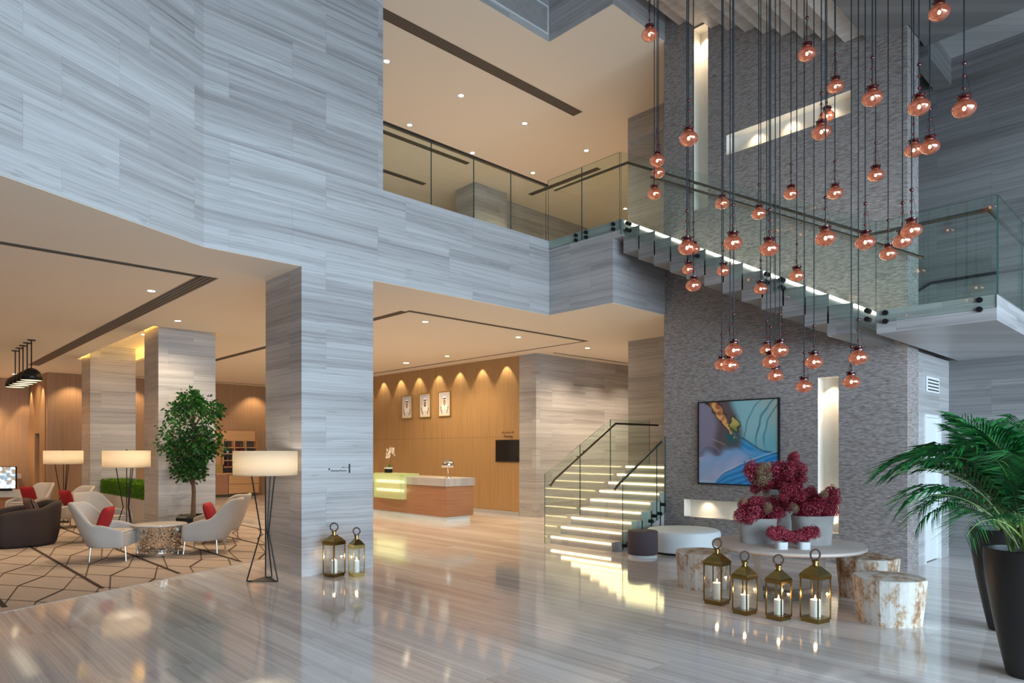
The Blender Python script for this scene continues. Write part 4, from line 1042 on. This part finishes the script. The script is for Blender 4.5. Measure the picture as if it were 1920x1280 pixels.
# ------------------------------------------------------------------ lettering
def text(name, body, size, mat, parent, loc, ext=0.002, align='LEFT'):
    cu = bpy.data.curves.new(name, 'FONT'); cu.body = body; cu.size = size; cu.extrude = ext; cu.align_x = align
    o = bpy.data.objects.new(name, cu); COL.objects.link(o)
    dg = bpy.context.evaluated_depsgraph_get(); dg.update()
    me = bpy.data.meshes.new_from_object(o.evaluated_get(dg)); bpy.data.objects.remove(o)
    me.materials.clear(); me.materials.append(mat)
    r = bpy.data.objects.new(name, me); COL.objects.link(r); r.parent = parent; r.location = loc; r.rotation_euler = (pi / 2, 0, 0); return r
def script_line(mb, x0, x1, z, h, seed, y=-0.004):
    """a line of cursive right-to-left lettering, too small in the photograph to read"""
    r = random.Random(seed); x = x0
    while x < x1 - h * 0.3:
        L = min(h * r.uniform(0.9, 2.2), x1 - x); k = r.random()
        mb.box(x, x + L, y, 0, z, z + h * 0.20)
        if k < 0.4: mb.box(x + L * 0.8, x + L * 0.8 + h * 0.16, y, 0, z, z + h)
        elif k < 0.7: mb.lathe([(0.0001, 0), (h * 0.001, 0)], 3) if False else mb.box(x + L * .3, x + L * .3 + h * .4, y, 0, z + h * .2, z + h * .55)
        if r.random() < 0.6: mb.box(x + L * .4, x + L * .4 + h * .18, y, 0, z - h * .35, z - h * .15)
        x += L + h * 0.25
sg = thing('wall_sign', (4.44, YM - 0.001, 1.36), 'small wall sign with arrow and lettering on the main column', 'sign')
m = MB(); m.box(0.262, 0.282, -0.006, 0, -0.055, 0.065); m.build('bar', M['ink'], sg)
m = MB(); m.slab([(-0.04, -0.004, 0.0), (-0.025, -0.004, -0.015), (-0.01, -0.004, 0.0), (-0.025, -0.004, 0.015)], (0, 1, 0), 0.004); m.build('arrow', M['ink'], sg)
text('lettering', 'Meeting Rooms', 0.036, M['ink'], sg, (0.0, -0.001, -0.032))
m = MB(); script_line(m, 0.15, 0.255, 0.015, 0.018, 4); m.build('script', M['ink'], sg)
sc_ = thing('wall_screen', (11.7, 12.46, 1.6), 'black information screen set in the oak wall beside the pilaster', 'screen', -pi / 2)
MB().box(-0.46, 0.42, -0.02, 0, -0.28, 0.28).build('bezel', M['bronze'], sc_)
MB().box(-0.44, 0.40, -0.024, -0.02, -0.26, 0.26).build('display', M['screen'], sc_)
sh = thing('wall_lettering', (11.698, 12.46, 1.95), 'two lines of small brown lettering above the black screen', 'sign', -pi / 2)
text('lettering', 'Meeting', 0.10, M['inkb'], sh, (-0.17, -0.001, -0.02))
m = MB(); script_line(m, -0.25, 0.2, 0.10, 0.05, 9); m.build('script', M['inkb'], sh)

# ------------------------------------------------------------------ hanging copper glass lights
PEND = [(0, 6.37, 4.48, 6.25), (0, 7.10, 4.92, 4.78), (0, 6.81, 4.68, 5.03), (0, 7.73, 5.29, 5.33), (0, 5.73, 3.58, 4.59), (0, 7.83, 4.41, 4.71), (0, 8.25, 3.72, 4.75), (0, 6.88, 2.94, 5.59), (0, 6.52, 2.65, 4.59), (0, 8.25, 3.29, 5.55), (0, 8.10, 3.14, 4.56), (0, 7.88, 3.05, 5.67), (0, 6.54, 2.21, 4.75), (0, 8.21, 2.74, 4.68), (0, 7.66, 2.20, 4.62), (0, 6.55, 1.84, 4.54), (0, 7.41, 1.99, 4.51), (0, 6.98, 1.80, 5.52), (0, 6.42, 1.48, 4.35), (1, 5.86, 3.68, 3.59), (1, 8.25, 5.16, 4.10), (1, 8.07, 4.97, 4.30), (1, 6.92, 4.26, 3.50), (1, 8.25, 4.63, 3.98), (1, 6.04, 3.29, 3.59), (1, 8.00, 4.01, 4.52), (1, 8.25, 4.11, 3.65), (1, 6.15, 2.98, 3.49), (1, 7.78, 3.44, 3.61), (1, 6.24, 2.50, 3.50), (1, 6.80, 2.36, 3.55), (1, 8.08, 2.57, 3.74), (1, 7.22, 2.17, 3.61), (1, 6.80, 1.97, 3.57), (2, 7.59, 4.28, 2.65), (2, 6.48, 3.56, 2.48), (2, 6.35, 3.45, 2.61), (2, 8.25, 4.03, 2.87), (2, 6.88, 3.32, 2.53), (2, 7.39, 3.51, 2.44), (2, 6.69, 3.13, 2.61), (2, 7.42, 3.20, 2.30), (2, 6.93, 2.89, 2.49), (2, 7.39, 2.70, 2.31), (2, 6.91, 2.46, 2.49)]
ORD = ['first', 'second', 'third', 'fourth', 'fifth', 'sixth', 'seventh', 'eighth', 'ninth', 'tenth', 'eleventh', 'twelfth', 'thirteenth', 'fourteenth',
       'fifteenth', 'sixteenth', 'seventeenth', 'eighteenth', 'nineteenth', 'twentieth', 'twenty first', 'twenty second', 'twenty third', 'twenty fourth']
TIER = ['upper tier, above the stair rail', 'middle tier, before the lit steps', 'lowest tier, below the stair soffit']
def pendant():
    t = thing('pendant_light', (0, 0, 0), '', 'pendant light')
    R = 0.083
    prof = [(max(0.0001, 0.088 * sin(pi * i / 18)), -0.066 * cos(pi * i / 18)) for i in range(16)] + [(0.040, 0.062), (0.040, 0.070)]
    MB().lathe(prof, 32, cap=False).build('glass_globe', M['copper_glass'], t, 'all')
    m = MB(); m.lathe([(0.040, 0.066), (0.046, 0.070), (0.046, 0.080), (0.036, 0.088), (0.046, 0.096), (0.047, 0.104), (0.034, 0.112), (0.012, 0.118)], 20)
    for k in range(8):
        a = k * pi / 4; m.ball((0.047 * cos(a), 0.047 * sin(a), 0.100), 0.009, 6, 4)
    m.build('collar', M['ruby'], t, True)
    MB().ball((0, 0, 0.002), 0.0135, 12, 10, 0, 1.3).build('bulb', M['bulb'], t, 'all')
    MB().lathe([(0.011, 0.02), (0.011, 0.07)], 10).build('lamp_holder', M['bronze'], t)
    for z, r, mt in ((0.165, 0.013, 'bead'), (0.265, 0.013, 'bead'), (0.365, 0.018, 'ruby')):
        MB().ball((0, 0, z), r, 10, 6).build('bead', M[mt], t, 'all')
    m = MB()
    for a in (0.3, 2.4, 4.5): m.tube([(0.048 * cos(a), 0.048 * sin(a), 0.10), (0.004 * cos(a), 0.004 * sin(a), 0.35)], 0.0012, 4)
    m.build('suspension_wire', M['black'], t)
    MB().tube([(0, 0, 0.0), (0, 0, 1.0)], 0.0055, 7).build('cord', M['cord'], t)
    return t
pp = pendant(); cnt = [0, 0, 0]; rr_ = random.Random(4)
for i, (tier, x, y, z) in enumerate(PEND):
    o = pp if i == 0 else None
    if o is None:
        o = pp.copy(); COL.objects.link(o)
        for ch in PK:
            c = ch.copy(); COL.objects.link(c); c.parent = o
            if ch.name.startswith('cord'): c.scale = (1, 1, TOP - 0.1 - z - 0.115)
    else:
        PK = list(kids(pp))
        for ch in PK:
            if ch.name.startswith('cord'): ch.location = (0, 0, 0.115); ch.scale = (1, 1, TOP - 0.1 - z - 0.115)
    o.location = (x, y, z); o.rotation_euler = (0, 0, rr_.random() * 6)
    o['label'] = 'copper glass pendant light, %s from the left in the %s' % (ORD[cnt[tier]], TIER[tier]); cnt[tier] += 1
    o['category'] = 'pendant light'; o['group'] = 'copper glass pendant lights over the lobby'
tag(MB().box(6.0, 8.45, 1.4, 5.9, TOP - 0.1, TOP - 0.002).build('ceiling_canopy', M['black']), 'dark canopy plate on the atrium ceiling carrying the pendant cords', 'canopy')

# ------------------------------------------------------------------ reception
t = thing('reception_desk', (9.36, 12.0, 0), 'long reception desk with walnut front and pale stone counter', 'desk')
MB().box(0.03, 0.82, 0.02, 5.2, 0.12, 0.806).build('body', M['wood_desk'], t)
MB().box(0.0, 0.85, 0.0, 5.22, 0.806, 0.985, 0, 0.004).build('countertop', M['tread'], t)
MB().box(0.06, 0.74, 0.05, 5.18, 0.0, 0.12).build('plinth', M['white'], t)
t = thing('glow_box', (9.20, 13.5, 0.45), 'lit green frosted glass box hung on the front of the reception desk', 'light box')
MB().box(0.0, 0.012, 0, 1.2, 0, 0.60).box(0.0, 0.155, 0, 0.012, 0, 0.60).box(0.0, 0.155, 1.188, 1.2, 0, 0.60).box(0.0, 0.155, 0, 1.2, 0, 0.012).build('glass_front', M['frost'], t)
MB().box(0.0, 0.52, 0, 1.2, 0.588, 0.605).box(0.508, 0.52, 0, 1.2, 0.537, 0.588).box(0.0, 0.52, 0.0, 0.012, 0.537, 0.588).build('glass_top', M['frost'], t)
for z in (0.20, 0.41): MB().at((0.09, 0, z), 0, -pi / 2).lathe([(0.032, 0.06), (0.032, 1.14)], 12).build('light_tube', M['glowtube'], t)
t = thing('orchid_plant', (9.45, 14.42, 1.056), 'white orchid in a dark pot on top of the lit green box', 'potted plant')
MB().box(-0.07, 0.07, -0.07, 0.07, 0, 0.10).build('pot', M['black'], t)
MB().box(-0.072, 0.072, -0.072, 0.072, 0.10, 0.13).build('pot_rim', M['white'], t)
m = MB(); rr_ = random.Random(2)
for k in range(7):
    a = rr_.random() * 6.28; m.add([(0, 0, 0.13), (0.07 * cos(a) - .02, 0.07 * sin(a), 0.2), (0.15 * cos(a), 0.15 * sin(a), 0.21), (0.07 * cos(a) + .02, 0.07 * sin(a), 0.2)], [(0, 1, 2, 3)])
m.build('leaf', M['ficus'], t)
arc = [(0, 0.0, 0.13), (0, 0.0, 0.38), (0, -0.03, 0.5), (0, -0.10, 0.57), (0, -0.19, 0.55), (0, -0.24, 0.48)]
MB().tube(arc, 0.005, 6).build('stem', M['palmstem'], t)
m = MB()
for k in range(26):
    f = k / 25; i = min(4, int(1 + f * 4)); p = Vector(arc[i]).lerp(Vector(arc[i + 1]) if i < 5 else Vector(arc[5]), (f * 4) % 1)
    p += Vector((rr_.uniform(-.06, .06), rr_.uniform(-.06, .06), rr_.uniform(-.05, .05)))
    for q in range(5):
        a = q * 1.257 + k; m.add([tuple(p), tuple(p + Vector((-.02, .03 * cos(a - .5), .03 * sin(a - .5)))), tuple(p + Vector((-.025, .05 * cos(a), .05 * sin(a)))), tuple(p + Vector((-.02, .03 * cos(a + .5), .03 * sin(a + .5))))], [(0, 1, 2, 3)])
m.build('blossom', M['orchid'], t)
t = thing('table_lamp', (9.62, 12.25, 0.985), 'small chrome table lamp at the end of the reception desk', 'lamp')
MB().lathe([(0.09, 0), (0.09, 0.012), (0.03, 0.02)], 20).build('base', M['chrome'], t, True)
MB().tube([(0, 0, 0.015), (0.03, 0.03, 0.12), (-0.02, -0.02, 0.2), (0, 0, 0.3)], 0.012, 8).build('stem', M['chrome'], t, True)
MB().lathe([(0.16, 0.24), (0.11, 0.43)], 28, cap=False).build('lamp_shade', M['chrome'], t, 'all', mods=(('SOLIDIFY', {'thickness': 0.003}),))
point('lamp_glow', (9.62, 12.25, 1.30), 3, WARM, 0.03)

# ------------------------------------------------------------------ lounge chairs
def shell(a, b, fwd, h_back, h_arm, h_front, z0, lean, flare=0.0, nu=36, nv=8):
    """upholstered tub shell, open towards +Y; a half width, b depth of the round back"""
    def fn(u, v):
        s = (u - 0.5) * 2; A = 1.15
        th = s * (pi / 2) * A
        if abs(th) <= pi / 2: x = a * sin(th); y = -b * cos(th); k = cos(th)
        else:
            e = (abs(th) - pi / 2) / (pi / 2 * (A - 1)); x = a * (1 - 0.05 * e) * (1 if th > 0 else -1); y = fwd * e; k = 0.0
        e = max(0.0, (abs(th) - pi / 2) / (pi / 2 * (A - 1)))
        h = h_arm + (h_back - h_arm) * sstep(0.25, 0.85, k); h = h + (h_front - h_arm) * e if k == 0 else h
        z = z0 + (h - z0) * v; q = (z - z0)
        x *= 1 + flare * q; y -= lean * q * (0.25 + k)
        x *= 0.90 + 0.10 * sstep(0, 0.35, v); y *= 0.92 + 0.08 * sstep(0, 0.35, v)
        return (x, y, z)
    return MB().grid(fn, nu, nv)
def seat_block(a, b, fwd, z0, z1, k=0.9):
    m = MB(); n = 24; pts = [(a * k * sin(t), -b * k * cos(t)) for t in [(-pi / 2) + pi * i / n for i in range(n + 1)]] + [(a * k * 0.97, fwd), (-a * k * 0.97, fwd)]
    m.prism(pts, z0, z1 - 0.03); c = [(x * 0.97, y * 0.97) for x, y in pts]; m.prism(c, z1 - 0.03, z1); return m
def wing_chair(loc, rz, label):
    t = thing('lounge_chair', loc, label, 'armchair', rz, 'ivory lounge chairs on the carpet')
    shell(0.33, 0.28, 0.27, 0.86, 0.54, 0.45, 0.21, 0.32, 0.06).build('shell', M['fabric'], t, 'all', mods=(('SOLIDIFY', {'thickness': 0.06, 'offset': 1}), ('SUBSURF', {'levels': 1, 'render_levels': 1})))
    seat_block(0.33, 0.28, 0.235, 0.20, 0.43, 0.93).build('seat', M['fabric'], t, mods=(('BEVEL', {'width': 0.025, 'segments': 3}),))
    for x, y in ((-0.24, 0.24), (0.24, 0.24), (-0.22, -0.22), (0.22, -0.22)):
        MB().tube([(x, y, 0.21), (x * 1.06, y * 1.06, 0.0)], 0.011, 8).build('leg', M['steel'], t)
    return t
def pillow(name, loc, rot, w, h, th, mat, label, cat='cushion', group=None):
    def mk(sg):
        return lambda u, v: ((u - .5) * w * (1 - 0.10 * abs(v - .5) * 0), sg * th / 2 * max(0, (1 - abs(2 * u - 1) ** 2.6) * (1 - abs(2 * v - 1) ** 2.6)) ** 0.5, (v - .5) * h)
    m = MB().grid(mk(-1), 14, 14); m.grid(mk(1), 14, 14)
    o = m.build(name, mat, None, 'all'); o.location = loc; o.rotation_euler = rot
    return tag(o, label, cat, group)
ZC = 0.008
def chair(px, d, face, label, cushion=None):
    """face: heading in degrees, 0 = away from the photographer, 90 = to the left"""
    p = onfloor(px, d); rz = YAW - pi / 2 + radians(face)
    wing_chair((p.x, p.y, ZC), rz, label)
    if cushion:
        q = Vector((p.x, p.y, 0)) + Matrix.Rotation(rz, 3, 'Z') @ Vector((cushion[1], cushion[2], 0)) + Vector((0, 0, 0.43 + 0.175 + ZC))
        pillow('cushion', q, (radians(-18), 0, rz + cushion[3]), 0.40, 0.36, 0.13, M['red'], cushion[0], 'cushion', 'red cushions on the lounge chairs')
chair(212, 10.05, -78, 'ivory lounge chair nearest the camera, left of the round table', ('red cushion on the nearest ivory chair, left of the round table', 0.06, -0.08, 0.0))
chair(386, 10.8, 98, 'ivory lounge chair right of the round table, holding a red cushion', ('red cushion on the ivory chair right of the round table', -0.04, -0.08, 0.0))
chair(196, 12.2, -110, 'ivory lounge chair mostly hidden behind the nearest left chair')
chair(410, 12.0, 80, 'ivory lounge chair behind the right chair, near the tree')
chair(122, 14.2, 152, 'ivory lounge chair below the farthest floor lamp, facing left', ('red cushion on the chair below the farthest floor lamp', 0.05, -0.06, 0.0))
chair(52, 15.6, 165, 'ivory lounge chair behind the brown tub chair', ('red cushion on the chair behind the brown tub chair', 0.05, -0.06, 0.0))
# brown tub armchair
p = onfloor(42, 11.6); rz = YAW - pi / 2 + radians(135)
t = thing('tub_armchair', (p.x, p.y, ZC), 'dark brown upholstered tub armchair at the left edge of the carpet', 'armchair', rz)
shell(0.46, 0.42, 0.40, 0.74, 0.64, 0.58, 0.02, 0.05, 0.06).build('shell', M['brownfab'], t, 'all', mods=(('SOLIDIFY', {'thickness': 0.10, 'offset': 1}), ('SUBSURF', {'levels': 1, 'render_levels': 1})))
seat_block(0.46, 0.42, 0.40, 0.02, 0.27, 0.92).build('base', M['brownfab'], t)
seat_block(0.43, 0.36, 0.42, 0.275, 0.42, 0.9).build('seat_cushion', M['brownfab'], t, mods=(('BEVEL', {'width': 0.03, 'segments': 3}),))
q = Vector((p.x, p.y, 0)) + Matrix.Rotation(rz, 3, 'Z') @ Vector((-0.10, -0.12, 0)) + Vector((0, 0, 0.42 + 0.2))
pillow('cushion', q, (radians(-22), 0, rz + 0.1), 0.46, 0.40, 0.14, M['stripes'], 'striped brown cushion in the dark tub armchair')
# pierced coffee table
p = onfloor(300, 10.55)
t = thing('coffee_table', (p.x, p.y, ZC), 'round pierced chrome coffee table with a pale top between the ivory chairs', 'table')
MB().lathe([(0.37, 0.445), (0.385, 0.45), (0.385, 0.462), (0.375, 0.468)], 56).build('tabletop', M['tread'], t, True)
MB().lathe([(0.375, 0.425), (0.38, 0.445)], 56).build('rim', M['chrome'], t, True)
MB().lathe([(0.285, 0.06), (0.31, 0.12), (0.35, 0.30), (0.375, 0.425)], 56, cap=False).build('pierced_drum', M['lattice'], t, 'all')
MB().lathe([(0.33, 0.0), (0.33, 0.05), (0.30, 0.06), (0.2, 0.062)], 56).build('base', M['chrome'], t, True)

# ------------------------------------------------------------------ ficus tree
p = onfloor(362, 12.75); t = thing('ficus_tree', (p.x, p.y, ZC), 'tall ficus tree in a dark angular pot before the stone column', 'tree')
MB().lathe([(0.20, 0.0), (0.29, 0.20), (0.30, 0.36), (0.27, 0.40), (0.24, 0.36)], 7, ph=0.4).build('pot', M['black'], t)
MB().lathe([(0.25, 0.365), (0.0001, 0.37)], 7, ph=0.4, cap=False).build('soil', M['soil'], t)
MB().tube([(0, 0, 0.35), (0.015, 0, 0.8), (-0.01, 0.01, 1.3), (0.01, 0, 1.9), (-0.02, 0, 2.4)], [0.045, 0.036, 0.032, 0.024, 0.010], 10).build('trunk', M['bark'], t, True)
rf = random.Random(8); br = MB(); lf = MB()
blobs = []
for k in range(60):
    f = rf.random() ** 0.85; z = 1.00 + 1.58 * f; R = 0.45 * (0.45 + 0.55 * sstep(0.15, 0.45, f)) * (1 - 0.45 * sstep(0.82, 1.0, f)) * rf.uniform(0.6, 1.15)
    a = rf.random() * 6.283; c = Vector((R * cos(a), R * sin(a), z + rf.uniform(-.05, .05)))
    if rf.random() < 0.25: c.x *= .3; c.y *= .3
    blobs.append((c, rf.uniform(0.12, 0.20)))
    br.tube([(0, 0, max(0.9, z - 0.35)), tuple(c * 0.5 + Vector((0, 0, z * 0.5 - 0.08))), tuple(c)], [0.010, 0.007, 0.003], 5)
for c, R in blobs:
    for k in range(86):
        d = Vector((rf.gauss(0, 1), rf.gauss(0, 1), rf.gauss(0, 0.8))).normalized() * R * rf.uniform(0.4, 1.1); q = c + d
        n_ = (d.normalized() + Vector((rf.uniform(-.6, .6), rf.uniform(-.6, .6), -.5))).normalized(); s = n_.cross(Vector((rf.random(), rf.random(), rf.random()))).normalized()
        L = rf.uniform(0.05, 0.085); w2 = s * L * 0.30
        lf.add([tuple(q), tuple(q + n_ * L * .5 + w2), tuple(q + n_ * L), tuple(q + n_ * L * .5 - w2)], [(0, 1, 2, 3)])
br.build('branches', M['bark'], t); lf.build('foliage', M['ficus'], t)

# ------------------------------------------------------------------ hedge planter between the columns
t = thing('hedge_planter', (4.28, 15.1, 0.0), 'low pale planter with a clipped green hedge between two columns', 'planter')
MB().box(0, 0.6, 0, 4.3, 0, 0.56).build('planter_box', M['tread'], t)
m = MB(); m.box(0.03, 0.57, 0.03, 4.27, 0.56, 0.84); rf = random.Random(3)
for k in range(9000):
    u = rf.random()
    if u < 0.55: q = Vector((0.03 - rf.random() * 0.02, rf.uniform(0, 4.3), rf.uniform(0.56, 0.88))); n_ = Vector((-1, rf.uniform(-.7, .7), rf.uniform(-.3, .9)))
    else: q = Vector((rf.uniform(0, 0.6), rf.uniform(0, 4.3), 0.84 + rf.random() * 0.05)); n_ = Vector((rf.uniform(-.7, .7), rf.uniform(-.7, .7), 1))
    n_.normalize(); s = n_.cross(Vector((rf.random(), rf.random(), rf.random()))).normalized() * 0.012; L = rf.uniform(0.03, 0.06)
    m.add([tuple(q - s), tuple(q + s), tuple(q + n_ * L)], [(0, 1, 2)])
m.build('hedge', M['hedge'], t)

# ------------------------------------------------------------------ bar corner at the far left
t = thing('television', (0, 0, 0), 'flat television showing a pale blue picture at the left edge', 'television', YR + 0.05)
p = onfloor(8, 17.6); t.location = (p.x, p.y, 0.62)
MB().box(-0.30, 0.30, -0.02, 0.03, 0, 0.58).build('casing', M['black'], t)
rt = random.Random(1)
def tv(u, v):
    n1 = noise.noise(Vector((u * 6, v * 9, 0.5))); n2 = noise.noise(Vector((u * 22, v * 30, 3)))
    c = mixc((0.45, 0.62, 0.76), (0.92, 0.95, 0.97), sstep(-0.15, 0.25, n1 + 0.3 * n2 + (0.25 if v > .55 else -0.1)))
    return mixc(c, (0.62, 0.52, 0.40), sstep(0.15, 0.4, -n1 + n2 * .5 + (0.5 - v) * 0.5))
c = picture('display', 0.58, 0.55, 40, 40, tv, M['screenpic'], t); c.location = (0, -0.0215, 0.29)
MB().box(-0.15, 0.15, -0.08, 0.08, -0.05, 0.0).build('stand', M['black'], t)
p = onfloor(-8, 17.9)
t = thing('media_console', (p.x, p.y, 0), 'low console with a bright white top under the television', 'cabinet', YR)
MB().box(-0.9, 0.62, -0.25, 0.3, 0.40, 0.57).build('top', M['white'], t)
MB().box(-0.9, 0.55, -0.2, 0.25, 0.0, 0.40).build('body', M['wood_desk'], t)
t = thing('bar_counter', (1.9, 26.75, 0), 'pale marble counter against the back wall of the bar', 'counter')
MB().box(-2.5, 1.75, -0.05, 0.54, 0.72, 0.86).build('countertop', M['tread'], t)
MB().box(-2.45, 1.70, 0, 0.53, 0, 0.72).build('body', M['wood_desk'], t)
# five black dome pendants in a row
BP = []
for k, (y) in enumerate((19.63, 19.05, 18.55, 18.02, 17.49)):
    lab = ['farthest', 'second farthest', 'middle', 'second nearest', 'nearest'][k] + ' of the five black dome pendants over the bar lounge'
    if k == 0:
        t = thing('dome_pendant', (2.57, y, CL), lab, 'pendant light', 0, 'row of five black dome pendants')
        MB().lathe([(0.075, -0.018), (0.075, -0.001)], 20).build('canopy', M['black'], t)
        MB().tube([(0, 0, -0.018), (0, 0, -0.62)], 0.012, 8).build('rod', M['black'], t)
        MB().lathe([(0.03, -0.60), (0.09, -0.625), (0.15, -0.68), (0.185, -0.76), (0.20, -0.86)], 32, cap=False).build('lamp_shade', M['black'], t, 'all', mods=(('SOLIDIFY', {'thickness': 0.004}),))
        MB().lathe([(0.19, -0.855), (0.0001, -0.855)], 28, cap=False).build('diffuser', M['domelight'], t)
        BP = [t]; BK = kids(t)
    else:
        o = BP[0].copy(); COL.objects.link(o); o.location = (2.57, y, CL); o['label'] = lab
        for ch in BK:
            c = ch.copy(); COL.objects.link(c); c.parent = o

# ------------------------------------------------------------------ shelving in the back wall
t = thing('shelf_unit', (9.0, 24.34, 0), 'oak shelving niche with open shelves and drawers in the far back wall', 'shelf unit')
x0, x1 = -0.28, 1.25
MB().box(x0 - 0.05, x0, -0.02, 0.0, 0.1, 2.36).box(x1, x1 + 0.05, -0.02, 0, 0.1, 2.36).box(x0, x1, -0.02, 0, 2.31, 2.36).build('frame', M['wood_desk'], t)
MB().box(x0, 0.13, -0.45, -0.02, 0.1, 0.78).build('cupboard', M['wood_desk'], t)
MB().box(x1 - 0.03, x1, -0.45, -0.02, 0.1, 0.78).build('side_panel', M['wood_desk'], t)
MB().box(x0, x1, -0.47, -0.02, 0.78, 0.83).build('worktop', M['wood_shelf'], t)
MB().box(x0, x1, -0.02, -0.005, 0.1, 2.31).build('back_panel', M['slot'], t)
for z in (0.12, 0.45): MB().box(0.15, x1 - 0.04, -0.46, -0.44, z, z + 0.31).build('drawer', M['wood_shelf'], t)
MB().box(0.15, x1 - 0.04, -0.44, -0.05, 0.11, 0.76).build('drawer_box', M['wood_desk'], t)
MB().box(0.05, x1, -0.04, -0.02, 1.95, 2.31).build('top_panel', M['wood_shelf'], t)
for z in (1.02, 1.25, 1.48, 1.70): MB().box(0.05, x1, -0.26, -0.02, z, z + 0.03).build('shelf', M['wood_shelf'], t)
for x in (0.03, 0.42, 0.82, x1 - 0.03): MB().box(x, x + 0.03, -0.26, -0.02, 0.83, 1.95).build('divider', M['wood_shelf'], t)
MB().box(x0, 0.03, -0.03, -0.02, 0.83, 2.31).build('side_panel', M['wood_shelf'], t)
ri = random.Random(6); names = (('vase', 'white', 'small white vase on the open oak shelves'), ('storage_jar', 'bronze', 'small dark jar on the open oak shelves'), ('book', 'red', 'small reddish book standing on the open oak shelves'))
for z in (1.05, 1.28, 1.51, 1.73):
    for x in (0.22, 0.52, 0.68):
        nm, mt, lb = ri.choice(names)
        if nm == 'book': o = MB().box(-0.02, 0.02, -0.06, 0.06, 0, 0.15).build(nm, M[mt])
        else: o = MB().lathe([(0.03, 0), (0.05, 0.04), (0.045, 0.09), (0.02, 0.11), (0.025, 0.13)], 14).build(nm, M[mt], None, True)
        o.location = (9.0 + x, 24.34 - 0.15, z); tag(o, lb, nm.replace('_', ' '), 'small %s items on the shelves' % nm.replace('_', ' '))
o = MB().box(-0.14, 0.14, -0.02, 0.02, 0, 0.30).build('framed_card', M['goldframe']); o.location = (8.92, 24.1, 0.83)
tag(o, 'small framed card standing on the worktop of the oak shelving', 'frame')
